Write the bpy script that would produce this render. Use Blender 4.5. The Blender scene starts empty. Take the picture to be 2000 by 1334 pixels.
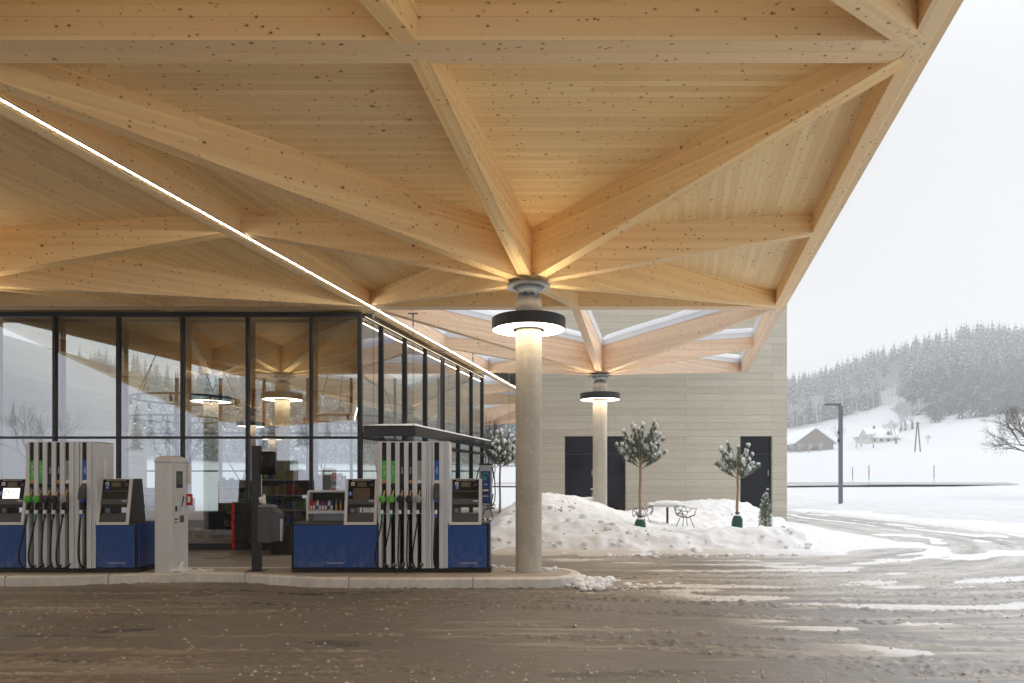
import bpy, bmesh, math, random
import numpy as np
from mathutils import Vector, Matrix
random.seed(7)
S = bpy.context.scene
COL = S.collection
PI = math.pi
# ---------------------------------------------------------------- camera, world, light, exposure
EYE = 1.7
cam = bpy.data.cameras.new('camera'); cam.lens = 24; cam.sensor_width = 36; cam.shift_y = 0.137
cam.clip_start = 0.1; cam.clip_end = 4000
camo = bpy.data.objects.new('camera', cam); COL.objects.link(camo)
camo.location = (0, 0, EYE); camo.rotation_euler = (PI/2, 0, 0)
S.camera = camo
SUN_EL, SUN_AZ = math.radians(38), math.radians(60)
W = bpy.data.worlds.new('World'); S.world = W; W.use_nodes = True
wn = W.node_tree.nodes; wl = W.node_tree.links
bg = wn['Background']
sky = wn.new('ShaderNodeTexSky'); sky.sky_type = 'NISHITA'; sky.sun_disc = False
sky.sun_elevation = SUN_EL; sky.sun_rotation = SUN_AZ
sky.air_density = 1.0; sky.dust_density = 6.0; sky.ozone_density = 1.0
hsv = wn.new('ShaderNodeHueSaturation'); hsv.inputs['Saturation'].default_value = 0.12
mixc = wn.new('ShaderNodeMix'); mixc.data_type = 'RGBA'; mixc.inputs[0].default_value = 0.985
mixc.inputs[7].default_value = (1.98, 2.01, 2.06, 1)      # an even layer of winter cloud over the sky model
wl.new(sky.outputs[0], hsv.inputs['Color']); wl.new(hsv.outputs[0], mixc.inputs[6])
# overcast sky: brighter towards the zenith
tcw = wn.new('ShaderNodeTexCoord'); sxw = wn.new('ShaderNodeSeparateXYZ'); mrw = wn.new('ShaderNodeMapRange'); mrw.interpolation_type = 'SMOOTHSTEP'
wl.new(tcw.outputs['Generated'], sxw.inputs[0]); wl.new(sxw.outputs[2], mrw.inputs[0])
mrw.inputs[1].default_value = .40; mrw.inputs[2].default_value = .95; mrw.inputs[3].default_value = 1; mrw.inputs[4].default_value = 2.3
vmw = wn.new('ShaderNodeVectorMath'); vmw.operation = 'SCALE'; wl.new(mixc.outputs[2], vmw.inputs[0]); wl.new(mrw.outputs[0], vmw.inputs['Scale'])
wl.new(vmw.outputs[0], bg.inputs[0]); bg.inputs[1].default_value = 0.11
sun = bpy.data.lights.new('sun', 'SUN'); sun.energy = 0.5; sun.angle = math.radians(25); sun.color = (1, .97, .93)
suno = bpy.data.objects.new('sun', sun); COL.objects.link(suno)
suno.rotation_euler = (PI/2-SUN_EL, 0, PI-SUN_AZ)
suno.location = (0, 0, 40)
S.view_settings.view_transform = 'Standard'; S.view_settings.look = 'None'
S.view_settings.gamma = 1; S.view_settings.exposure = 1.72
S.render.engine = 'CYCLES'
S.cycles.max_bounces = 7; S.cycles.diffuse_bounces = 6; S.cycles.glossy_bounces = 4
S.cycles.transparent_max_bounces = 12; S.cycles.transmission_bounces = 4
S.cycles.caustics_reflective = False; S.cycles.caustics_refractive = False
S.cycles.sample_clamp_indirect = 6
S.cycles.use_denoising = True
S.cycles.volume_bounces = 3; S.cycles.max_bounces = 10

# ---------------------------------------------------------------- helpers
def link(o, parent=None):
    COL.objects.link(o)
    if parent is not None: o.parent = parent
    return o
def thing(name, label, cat, loc=(0,0,0), rotz=0, group=None):
    o = bpy.data.objects.new(name, None); link(o)
    o.empty_display_size = .1
    o.location = loc; o.rotation_euler = (0, 0, rotz)
    o['label'] = label; o['category'] = cat
    if group: o['group'] = group
    return o
def tag(o, label, cat, group=None, kind=None):
    if label: o['label'] = label
    if cat: o['category'] = cat
    if group: o['group'] = group
    if kind: o['kind'] = kind
    return o
def struct(o): o['kind'] = 'structure'; return o
class MB:
    """collects faces; uv in metres (box projection unless given)"""
    def __init__(s): s.v=[]; s.f=[]; s.uv=[]; s.m=[]; s.sm=[]
    def add(s, verts, faces, uvs=None, mi=0, smooth=False):
        b=len(s.v); s.v += [tuple(p) for p in verts]
        for k, f in enumerate(faces):
            s.f.append([b+i for i in f]); s.m.append(mi); s.sm.append(smooth)
            if uvs: s.uv.append(uvs[k])
            else:
                P=[Vector(verts[i]) for i in f]
                n=Vector((0,0,0))
                for i in range(len(P)):
                    a,c=P[i],P[(i+1)%len(P)]
                    n+=Vector(((a.y-c.y)*(a.z+c.z),(a.z-c.z)*(a.x+c.x),(a.x-c.x)*(a.y+c.y)))
                ax,ay,az=abs(n.x),abs(n.y),abs(n.z)
                if az>=ax and az>=ay: s.uv.append([(p.x,p.y) for p in P])
                elif ay>=ax: s.uv.append([(p.x,p.z) for p in P])
                else: s.uv.append([(p.y,p.z) for p in P])
        return s
    def box(s, x0,x1,y0,y1,z0,z1, mi=0):
        v=[(x0,y0,z0),(x1,y0,z0),(x1,y1,z0),(x0,y1,z0),(x0,y0,z1),(x1,y0,z1),(x1,y1,z1),(x0,y1,z1)]
        return s.add(v, [(0,3,2,1),(4,5,6,7),(0,1,5,4),(1,2,6,5),(2,3,7,6),(3,0,4,7)], mi=mi)
    def hexa(s, v, mi=0):
        return s.add(v, [(0,3,2,1),(4,5,6,7),(0,1,5,4),(1,2,6,5),(2,3,7,6),(3,0,4,7)], mi=mi)
    def bbox(s, x0,x1,y0,y1,z0,z1, b=.01, mi=0, smooth=False):
        """box with chamfered edges"""
        bm=bmesh.new(); bmesh.ops.create_cube(bm, size=1)
        for v in bm.verts:
            v.co=((x0+x1)/2+v.co.x*(x1-x0),(y0+y1)/2+v.co.y*(y1-y0),(z0+z1)/2+v.co.z*(z1-z0))
        bmesh.ops.bevel(bm, geom=bm.edges[:], offset=b, segments=2, profile=.5, affect='EDGES')
        bm.verts.index_update()
        s.add([v.co[:] for v in bm.verts], [[v.index for v in f.verts] for f in bm.faces], mi=mi, smooth=smooth); bm.free(); return s
    def prism(s, poly, z0, z1, mi=0, caps=True):
        n=len(poly); v=[(x,y,z0) for x,y in poly]+[(x,y,z1) for x,y in poly]
        f=[(i,(i+1)%n,n+(i+1)%n,n+i) for i in range(n)]
        if caps: f += [tuple(range(n))[::-1], tuple(range(n,2*n))]
        return s.add(v,f,mi=mi)
    def extr(s, poly, axis, a0, a1, mi=0):
        """poly of (p,q) pairs extruded along 'x' (p=y,q=z) or 'y' (p=x,q=z)"""
        n=len(poly)
        if axis=='x': v=[(a0,p,q) for p,q in poly]+[(a1,p,q) for p,q in poly]
        else: v=[(p,a0,q) for p,q in poly]+[(p,a1,q) for p,q in poly]
        f=[(i,(i+1)%n,n+(i+1)%n,n+i) for i in range(n)]+[tuple(range(n))[::-1], tuple(range(n,2*n))]
        return s.add(v,f,mi=mi)
    def tube(s, pts, r, n=8, mi=0, cap=True, smooth=True):
        pts=[Vector(p) for p in pts]; rs=r if isinstance(r,(list,tuple)) else [r]*len(pts)
        v=[]; up=Vector((0,0,1)); d0=(pts[1]-pts[0]).normalized()
        a=d0.cross(up)
        if a.length<.01: a=Vector((1,0,0))
        a.normalize(); L=0; uvl=[]
        for i,p in enumerate(pts):
            d=(pts[min(i+1,len(pts)-1)]-pts[max(i-1,0)])
            if d.length<1e-9: d=Vector((0,0,1))
            d.normalize()
            a=(a-d*a.dot(d)); 
            if a.length<1e-6: a=d.orthogonal()
            a.normalize(); b=d.cross(a)
            if i: L+=(p-pts[i-1]).length
            uvl.append(L)
            for k in range(n):
                t=2*PI*k/n; v.append(p+a*(math.cos(t)*rs[i])+b*(math.sin(t)*rs[i]))
        f=[];uv=[]
        for i in range(len(pts)-1):
            for k in range(n):
                k2=(k+1)%n; f.append((i*n+k,i*n+k2,(i+1)*n+k2,(i+1)*n+k))
                uv.append([(uvl[i],k/n),(uvl[i],(k+1)/n),(uvl[i+1],(k+1)/n),(uvl[i+1],k/n)])
        s.add(v,f,uvs=uv,mi=mi,smooth=smooth)
        if cap:
            s.add(v[:n],[tuple(range(n))[::-1]],mi=mi); s.add(v[-n:],[tuple(range(n))],mi=mi)
        return s
    def lathe(s, prof, n=32, c=(0,0), mi=0, smooth=True):
        """prof: (r,z) from bottom to top"""
        v=[];f=[];uv=[]; m=len(prof)
        for r,z in prof:
            for k in range(n): t=2*PI*k/n; v.append((c[0]+r*math.cos(t),c[1]+r*math.sin(t),z))
        for i in range(m-1):
            for k in range(n):
                k2=(k+1)%n; f.append((i*n+k,i*n+k2,(i+1)*n+k2,(i+1)*n+k))
                rr=max(prof[i][0],prof[i+1][0])*2*PI
                uv.append([(k/n*rr,prof[i][1]),((k+1)/n*rr,prof[i][1]),((k+1)/n*rr,prof[i+1][1]),(k/n*rr,prof[i+1][1])])
        s.add(v,f,uvs=uv,mi=mi,smooth=smooth); return s
    def ball(s, c, r, mi=0, sub=1, jit=0, smooth=True):
        bm=bmesh.new(); bmesh.ops.create_icosphere(bm, subdivisions=sub, radius=1)
        rx,ry,rz = r if isinstance(r,(tuple,list)) else (r,r,r)
        for v in bm.verts:
            k=1+random.uniform(-jit,jit); v.co=(c[0]+v.co.x*rx*k,c[1]+v.co.y*ry*k,c[2]+v.co.z*rz*k)
        s.add([v.co[:] for v in bm.verts],[[v.index for v in f.verts] for f in bm.faces],mi=mi,smooth=smooth); bm.free(); return s
    def build(s, name, mats, parent=None, label=None):
        me=bpy.data.meshes.new(name); me.from_pydata(s.v,[],s.f)
        if not isinstance(mats,(list,tuple)): mats=[mats]
        for m in mats: me.materials.append(m)
        n=len(s.f)
        me.polygons.foreach_set('material_index', s.m); me.polygons.foreach_set('use_smooth', s.sm)
        ul=me.uv_layers.new(name='UVMap'); flat=[c for f in s.uv for p in f for c in p]
        ul.data.foreach_set('uv', flat); me.update()
        o=bpy.data.objects.new(name, me); link(o, parent)
        if label: o['label']=label
        return o
def copy_tree(o, parent=None):
    c=o.copy(); COL.objects.link(c)
    if parent is not None: c.parent=parent
    for ch in list(o.children): copy_tree(ch, c)
    return c
def lettering(txt, size, mat, parent, loc, rot, align='CENTER', name='lettering', thick=.0006):
    cu=bpy.data.curves.new(name,'FONT'); cu.body=txt; cu.size=size; cu.align_x=align; cu.align_y='CENTER'; cu.extrude=thick
    cu.resolution_u=2
    t=bpy.data.objects.new(name+'_src',cu); COL.objects.link(t)
    dg=bpy.context.evaluated_depsgraph_get(); dg.update()
    me=bpy.data.meshes.new_from_object(t.evaluated_get(dg))
    bpy.data.objects.remove(t); bpy.data.curves.remove(cu)
    me.materials.clear(); me.materials.append(mat)
    o=bpy.data.objects.new(name,me); link(o,parent); o.location=loc; o.rotation_euler=rot
    return o
# ---- value noise in numpy
_rng=np.random.RandomState(11); _LAT=_rng.rand(256,256)
def vnoise(x,y,seed=0):
    x=np.asarray(x,float)+seed*17.3; y=np.asarray(y,float)+seed*31.7
    xi=np.floor(x).astype(int); yi=np.floor(y).astype(int); fx=x-xi; fy=y-yi
    fx=fx*fx*(3-2*fx); fy=fy*fy*(3-2*fy)
    a=_LAT[xi%256,yi%256]; b=_LAT[(xi+1)%256,yi%256]; c=_LAT[xi%256,(yi+1)%256]; d=_LAT[(xi+1)%256,(yi+1)%256]
    return (a*(1-fx)+b*fx)*(1-fy)+(c*(1-fx)+d*fx)*fy
def fbm(x,y,oct=4,seed=0):
    s=0;a=1;t=0
    for i in range(oct):
        s=s+a*vnoise(x*2**i,y*2**i,seed+i*5); t+=a; a*=.5
    return s/t
def sstep(a,b,x):
    t=np.clip((x-a)/(b-a),0,1); return t*t*(3-2*t)

# ---------------------------------------------------------------- materials
class NT:
    def __init__(s,name):
        s.m=bpy.data.materials.new(name); s.m.use_nodes=True; s.n=s.m.node_tree.nodes; s.l=s.m.node_tree.links
        s.b=s.n['Principled BSDF']; s.out=s.n['Material Output']
    def new(s,t,**kw):
        n=s.n.new(t)
        for k,v in kw.items():
            if k in n.inputs: n.inputs[k].default_value=v
            else: setattr(n,k,v)
        return n
    def lk(s,a,b): s.l.new(a,b)
    def ramp(s,fac,stops):
        r=s.n.new('ShaderNodeValToRGB'); e=r.color_ramp.elements
        while len(e)<len(stops): e.new(.5)
        for i,(p,c) in enumerate(stops):
            e[i].position=p; e[i].color=(*c,1) if len(c)==3 else c
        s.lk(fac,r.inputs[0]); return r.outputs[0]
    def mix(s,fac,a,b,mode='MIX'):
        n=s.n.new('ShaderNodeMix'); n.data_type='RGBA'; n.blend_type=mode
        for i,x in ((0,fac),(6,a),(7,b)):
            if isinstance(x,bpy.types.NodeSocket): s.lk(x,n.inputs[i])
            elif i==0: n.inputs[0].default_value=x
            else: n.inputs[i].default_value=(*x,1) if len(x)==3 else x
        return n.outputs[2]
    def math(s,op,a,b=None,c=None):
        n=s.n.new('ShaderNodeMath'); n.operation=op
        for i,x in enumerate((a,b,c)):
            if x is None: continue
            if isinstance(x,bpy.types.NodeSocket): s.lk(x,n.inputs[i])
            else: n.inputs[i].default_value=x
        return n.outputs[0]
    def noise(s,vec,scale,detail=4,rough=.55):
        n=s.new('ShaderNodeTexNoise'); n.inputs['Scale'].default_value=scale; n.inputs['Detail'].default_value=detail; n.inputs['Roughness'].default_value=rough
        if vec is not None: s.lk(vec,n.inputs['Vector'])
        return n.outputs['Fac']
    def mapping(s,vec,scale=(1,1,1),loc=(0,0,0),rot=(0,0,0)):
        n=s.new('ShaderNodeMapping'); n.inputs['Scale'].default_value=scale; n.inputs['Location'].default_value=loc; n.inputs['Rotation'].default_value=rot
        s.lk(vec,n.inputs['Vector']); return n.outputs[0]
    def coord(s,k='UV'):
        n=s.n.new('ShaderNodeTexCoord'); return n.outputs[k]
    def bump(s,h,strength=.3,dist=.01):
        n=s.new('ShaderNodeBump'); n.inputs['Strength'].default_value=strength; n.inputs['Distance'].default_value=dist
        s.lk(h,n.inputs['Height']); s.lk(n.outputs[0],s.b.inputs['Normal']); return n
def plain(name,col,rough=.5,metal=0,var=.12,scale=6,coat=0,bump=0,spec=.3):
    """painted / moulded surface with slight dirt variation"""
    t=NT(name); o=t.coord('Object')
    f=t.noise(o,scale,5)
    c=t.mix(f,tuple(x*(1-var) for x in col),tuple(min(1,x*(1+var)) for x in col))
    t.lk(c,t.b.inputs['Base Color'])
    r=t.math('MULTIPLY_ADD',t.noise(o,scale*3,3),.2,rough-.1); t.lk(r,t.b.inputs['Roughness'])
    t.b.inputs['Metallic'].default_value=metal
    t.b.inputs['Specular IOR Level'].default_value=spec
    if coat: t.b.inputs['Coat Weight'].default_value=coat
    if bump: t.bump(t.noise(o,scale*8,4),bump,.004)
    return t.m
def emis(name,col,strength):
    t=NT(name); t.b.inputs['Base Color'].default_value=(*[min(1,c) for c in col],1)
    t.b.inputs['Emission Color'].default_value=(*col,1); t.b.inputs['Emission Strength'].default_value=strength
    return t.m
def wood(name, tone=(.63,.43,.235), row=.12, width=3.2, joint=.6, knots=1.0, seam=.35):
    """spruce glulam / boards: UV u along the grain, v across, in metres"""
    t=NT(name); uv=t.coord('UV')
    oi=t.new('ShaderNodeObjectInfo')
    cmb=t.new('ShaderNodeCombineXYZ'); t.lk(t.math('MULTIPLY',oi.outputs['Random'],37.0),cmb.inputs[0]); t.lk(t.math('MULTIPLY',oi.outputs['Random'],11.0),cmb.inputs[1])
    va=t.new('ShaderNodeVectorMath',operation='ADD'); t.lk(uv,va.inputs[0]); t.lk(cmb.outputs[0],va.inputs[1]); p=va.outputs[0]
    br=t.new('ShaderNodeTexBrick'); t.lk(p,br.inputs['Vector'])
    br.inputs['Scale'].default_value=1; br.inputs['Mortar Size'].default_value=.0016; br.inputs['Mortar Smooth'].default_value=.3
    br.inputs['Brick Width'].default_value=width; br.inputs['Row Height'].default_value=row; br.offset=.37; br.offset_frequency=2
    br.inputs['Color1'].default_value=(0,0,0,1); br.inputs['Color2'].default_value=(1,1,1,1); br.inputs['Mortar'].default_value=(.5,.5,.5,1)
    br.inputs['Bias'].default_value=0
    bw=t.new('ShaderNodeRGBToBW'); t.lk(br.outputs['Color'],bw.inputs[0]); var=bw.outputs[0]
    grain=t.noise(t.mapping(p,(1.2,42,1)),1,6,.6)
    fig=t.noise(t.mapping(p,(.5,7,1)),1.5,3,.5)
    blot=t.noise(p,.7,3)
    d=tuple(x*.80 for x in tone); l=tuple(min(.95,x*1.16) for x in tone)
    c=t.mix(var,tuple(x*f for x,f in zip(tone,(.86,.83,.78))),l)
    c=t.mix(t.math('MULTIPLY',grain,.55),c,tuple(x*f for x,f in zip(tone,(.72,.62,.52))))
    c=t.mix(t.math('MULTIPLY',t.ramp(fig,[(.45,(0,0,0)),(.7,(1,1,1))]),.35),c,tuple(x*f for x,f in zip(tone,(1.0,.82,.66))))
    c=t.mix(t.math('MULTIPLY',blot,.3),c,tuple(x*f for x,f in zip(tone,(1.15,1.16,1.2))))
    # knots: dark ellipses with a reddish halo
    for sc,th,op in ((4.0,.072,.88),(5.7,.08,.85),(12.5,.135,.72)):
        vo=t.new('ShaderNodeTexVoronoi'); vo.inputs['Scale'].default_value=1; vo.inputs['Randomness'].default_value=1
        nz=t.new('ShaderNodeTexNoise'); nz.inputs['Scale'].default_value=9; t.lk(p,nz.inputs['Vector'])
        mp=t.mapping(p,(sc*.75,sc,1),loc=(sc,sc*1.7,0))
        av=t.new('ShaderNodeVectorMath',operation='MULTIPLY_ADD'); t.lk(nz.outputs['Color'],av.inputs[0]); av.inputs[1].default_value=(.13,.13,0); t.lk(mp,av.inputs[2])
        t.lk(av.outputs[0],vo.inputs['Vector'])
        sp=t.new('ShaderNodeSeparateColor'); t.lk(vo.outputs['Color'],sp.inputs[0])
        gate=t.math('GREATER_THAN',sp.outputs[0],.34 if sc<9 else .12)
        size=t.math('MULTIPLY_ADD',sp.outputs[1],th*.8,th*.35)
        rel=t.math('DIVIDE',vo.outputs['Distance'],size)
        core=t.math('MULTIPLY',t.math('MULTIPLY',t.math('LESS_THAN',rel,1.0),gate),op*knots)
        halo=t.math('MULTIPLY',t.math('MULTIPLY',t.math('SUBTRACT',1,t.math('MINIMUM',t.math('DIVIDE',rel,2.2),1)),gate),.75*knots)
        c=t.mix(halo,c,(tone[0]*.55,tone[1]*.40,tone[2]*.30))
        c=t.mix(core,c,(.085,.045,.022))
    c=t.mix(t.math('MULTIPLY',br.outputs['Fac'],seam),c,(.12,.075,.04))
    # slight change of tone between members
    hs=t.new('ShaderNodeHueSaturation'); t.lk(c,hs.inputs['Color']); t.lk(t.math('MULTIPLY_ADD',oi.outputs['Random'],.14,.93),hs.inputs['Value'])
    t.lk(t.math('MULTIPLY_ADD',oi.outputs['Random'],.12,.92),hs.inputs['Saturation'])
    t.lk(hs.outputs[0],t.b.inputs['Base Color']); t.b.inputs['Roughness'].default_value=.62
    t.bump(t.math('ADD',t.math('MULTIPLY',grain,.3),t.math('MULTIPLY',br.outputs['Fac'],-1.0)),.35,.003)
    return t.m
def concrete(name, base=(.30,.285,.25), board=None, stain=.25):
    t=NT(name); o=t.coord('Object'); uv=t.coord('UV')
    n1=t.noise(o,1.1,6,.6); n2=t.noise(o,14,6,.7)
    streak=t.noise(t.mapping(o,(.35,.35,16)),1.2,7,.7) if board else t.noise(t.mapping(o,(5,5,.35)),1.2,5,.6)
    c=t.mix(n1,tuple(x*(1-stain) for x in base),tuple(x*(1+stain*.8) for x in base))
    sp2=t.noise(o,5,7,.75); c=t.mix(t.math('MULTIPLY',t.ramp(sp2,[(.52,(0,0,0)),(.62,(1,1,1))]),.30 if not board else .10),c,tuple(min(1,x*1.55) for x in base))
    c=t.mix(t.math('MULTIPLY',t.ramp(streak,[(.35,(0,0,0)),(.72,(1,1,1))]),.60 if board else .42),c,tuple(x*.62 for x in base))
    c=t.mix(t.math('MULTIPLY',t.ramp(n2,[(.5,(0,0,0)),(.75,(1,1,1))]),.28),c,tuple(min(1,x*1.4) for x in base))
    if board:
        br=t.new('ShaderNodeTexBrick'); t.lk(uv,br.inputs['Vector']); br.inputs['Scale'].default_value=1
        br.inputs['Brick Width'].default_value=7.3; br.inputs['Row Height'].default_value=board; br.inputs['Mortar Size'].default_value=.006; br.inputs['Mortar Smooth'].default_value=.2
        br.inputs['Color1'].default_value=(.44,.44,.44,1); br.inputs['Color2'].default_value=(.56,.56,.56,1); br.inputs['Mortar'].default_value=(.5,.5,.5,1)
        c=t.mix(.55,c,br.outputs['Color'],'OVERLAY')
        c=t.mix(t.math('MULTIPLY',br.outputs['Fac'],.8),c,tuple(x*.42 for x in base))
        t.bump(t.math('SUBTRACT',t.math('MULTIPLY',streak,.6),t.math('MULTIPLY',br.outputs['Fac'],1)),.5,.012)
    else:
        t.bump(n2,.35,.006)
    t.lk(c,t.b.inputs['Base Color']); t.b.inputs['Roughness'].default_value=.75
    return t.m
def glass(name, tint=(.86,.92,.9), refl=.42, rough=0.0):
    t=NT(name); t.n.remove(t.b)
    tr=t.new('ShaderNodeBsdfTransparent'); tr.inputs[0].default_value=(*tint,1)
    gl=t.new('ShaderNodeBsdfGlossy'); gl.inputs['Roughness'].default_value=rough; gl.inputs['Color'].default_value=(.86,.88,.96,1)
    lw=t.new('ShaderNodeLayerWeight'); lw.inputs[0].default_value=.35
    f=t.math('MULTIPLY_ADD',lw.outputs['Fresnel'],.75,refl); f=t.math('MINIMUM',f,.95)
    mx=t.new('ShaderNodeMixShader'); t.lk(f,mx.inputs[0]); t.lk(tr.outputs[0],mx.inputs[1]); t.lk(gl.outputs[0],mx.inputs[2])
    t.lk(mx.outputs[0],t.out.inputs['Surface']); return t.m
def snowmat(name, col=(.78,.80,.825), dirt=.0):
    t=NT(name); o=t.coord('Object')
    n=t.noise(o,1.3,6,.6); c=t.mix(n,tuple(x*.95 for x in col),tuple(min(1,x*1.03) for x in col))
    if dirt:
        sp=t.ramp(t.noise(o,9,7,.75),[(.64,(0,0,0)),(.74,(1,1,1))]); c=t.mix(t.math('MULTIPLY',sp,dirt),c,(.28,.24,.19))
    t.lk(c,t.b.inputs['Base Color']); t.b.inputs['Roughness'].default_value=.8
    t.b.inputs['Specular IOR Level'].default_value=.25
    t.bump(t.math('ADD',t.noise(o,6,6,.7),t.math('MULTIPLY',t.noise(o,45,3),.25)),.55,.05); return t.m
M={}
M['beam']=wood('spruce_glulam',(.89,.645,.34),row=.045,width=9,knots=.95,seam=.10)
M['ridge']=wood('spruce_glulam_ridge',(.89,.67,.39),row=.18,width=30,knots=1.0,seam=.55)
M['board']=wood('spruce_board_ceiling',(.89,.665,.355),row=.098,width=3.7,knots=.85,seam=.5)
M['daylitBeam']=wood('spruce_glulam_daylit',(.80,.62,.46),row=.045,width=9,knots=.9,seam=.1)  # daylight from above put into the colour: paler, pinker wood for open beams
M['column']=concrete('fair_faced_column_concrete',(.50,.465,.40),stain=.42)
M['wall']=concrete('board_marked_concrete',(.56,.52,.425),board=.30,stain=.12)
M['kerb']=concrete('kerb_concrete',(.68,.66,.62),stain=.3)
M['island']=concrete('island_concrete',(.42,.37,.32),stain=.3)
M['steel']=plain('galvanised_steel',(.20,.22,.25),.5,.6,.25,10)
M['anth']=plain('anthracite_coating',(.028,.031,.036),.42,0,.15,5)
M['frame']=plain('facade_frame_anthracite',(.022,.026,.032),.38,0,.15,4)
M['black']=plain('black_plastic',(.012,.012,.013),.45,0,.2,9)
M['rubber']=plain('black_rubber',(.010,.010,.011),.5,0,.3,12)
M['darkgrey']=plain('dark_grey_plastic',(.055,.057,.062),.45,0,.15,7)
M['silver']=plain('silver_grey_coating',(.62,.65,.70),.45,.05,.06,2)
M['silver2']=plain('pale_silver_coating',(.60,.605,.62),.4,.1,.06,3)
M['white']=plain('white_enamel',(.72,.72,.71),.35,0,.06,2)
t=NT('blue_cabinet_enamel'); o=t.coord('Object'); g_=t.new('ShaderNodeSeparateXYZ'); t.lk(o,g_.inputs[0])
lowz=t.ramp(g_.outputs[2],[(.05,(1,1,1)),(.55,(0,0,0))]); n_=t.ramp(t.noise(t.mapping(o,(1,1,.5)),9,7,.75),[(.42,(0,0,0)),(.75,(1,1,1))])
t.lk(t.mix(t.math('MULTIPLY',t.math('MULTIPLY_ADD',lowz,.38,.05),n_),(.004,.058,.27),(.34,.31,.27)),t.b.inputs['Base Color']); t.lk(t.math('MULTIPLY_ADD',n_,.3,.3),t.b.inputs['Roughness']); t.b.inputs['Specular IOR Level'].default_value=.35
M['blue']=t.m
M['glass']=glass('coated_facade_glass',refl=.37)
M['glass2']=glass('clear_interior_glass',refl=.06)
M['flash']=plain('zinc_flashing',(.72,.75,.80),.5,.0,.1,4)
M['snow']=snowmat('fresh_snow')
M['pilesnow']=snowmat('ploughed_snow',(.80,.815,.84),dirt=.28)
M['led']=emis('warm_led_line',(1,.88,.68),18.0)
M['led2']=emis('glass_head_led',(1,.80,.55),.6)
M['diff']=emis('lamp_diffuser',(1,.80,.54),4.2)
M['green']=plain('label_green',(.10,.50,.075),.45,0,.05)
M['navy']=plain('label_navy',(.012,.018,.045),.4,0,.05)
M['lgrey']=plain('label_grey',(.36,.40,.40),.45,0,.05)
M['lblue']=plain('label_blue',(.012,.11,.46),.4,0,.05)
M['lorange']=plain('label_orange',(.55,.26,.08),.5,0,.05)
M['lwhite']=plain('white_print',(.8,.8,.8),.5,0,.03)
M['brass']=plain('worn_brass',(.50,.33,.14),.4,.5,.2,20)
M['teal']=plain('teal_sleeve',(.01,.20,.13),.5,0,.1)
M['red']=plain('red_plastic',(.55,.01,.012),.4,0,.1)
# ---------------------------------------------------------------- timber canopy roof
Y0, PY, PX, SH = 6.76, 9.97, 10.1, .252
ZR, ZC0, ZC1, ZB = 4.25+EYE, 4.27+EYE, 4.60+EYE, 3.40+EYE     # ridge soffit, ceiling at column, ceiling at ridge, beam soffit at column
def G(i, j): return Vector((4.08+PX*i+SH*PY*j, Y0+PY*j))
def CC(i, r):
    c=(G(i,r)+G(i-1,r+1))/2; return c
roof=thing('timber_canopy','wide folded spruce canopy whose beams fan out from the concrete columns over the forecourt','canopy',(0,0,0))
def lbeam(name, a, b, w, za0, zb0, za1, zb1, mat, off=0, parent=roof, build=True):
    """tapered beam from a to b: soffits za0,zb0, tops za1,zb1"""
    a=Vector(a[:2]); b=Vector(b[:2]); d=(b-a); L=d.length; d.normalize(); n=Vector((-d.y,d.x))
    a=a+n*off; b=b+n*off; h=w/2
    P=[a-n*h,b-n*h,b+n*h,a+n*h]
    v=[(P[0].x,P[0].y,za0),(P[1].x,P[1].y,zb0),(P[2].x,P[2].y,zb0),(P[3].x,P[3].y,za0),
       (P[0].x,P[0].y,za1),(P[1].x,P[1].y,zb1),(P[2].x,P[2].y,zb1),(P[3].x,P[3].y,za1)]
    f=[(0,3,2,1),(4,5,6,7),(0,1,5,4),(1,2,6,5),(2,3,7,6),(3,0,4,7)]
    uv=[[(0,0),(0,w),(L,w),(L,0)],[(0,0),(L,0),(L,w),(0,w)],
        [(0,za0+3),(L,zb0+3),(L,zb1+3),(0,za1+3)],[(0,zb0+.5),(w,zb0+.5),(w,zb1+.5),(0,zb1+.5)],
        [(L,zb0+7),(0,za0+7),(0,za1+7),(L,zb1+7)],[(0,za0+.2),(w,za0+.2),(w,za1+.2),(0,za1+.2)]]
    m=MB(); m.add(v,f,uvs=uv)
    if not build: return m
    return m.build(name, mat, parent)
def tri_panel(c, a, b, mat):
    """boards run parallel to the perimeter a-b"""
    d=(b-a); L=d.length; d.normalize(); n=Vector((-d.y,d.x))
    q=[(c.x,c.y,ZC0),(a.x,a.y,ZC1),(b.x,b.y,ZC1)]
    uv=[((Vector(p[:2])-a).dot(d), (Vector(p[:2])-a).dot(n)) for p in q]
    m=MB(); m.add(q,[(0,1,2)],uvs=[uv]); m.add([(x,y,z+.06) for x,y,z in q],[(2,1,0)],uvs=[uv[::-1]])
    return m
covered=[(0,0),(0,-1),(0,-2),(-1,1),(-1,0),(-1,-1),(-1,-2)]
opened=[(0,1),(-1,2),(-1,3)]
rs=random.Random(3)
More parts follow.
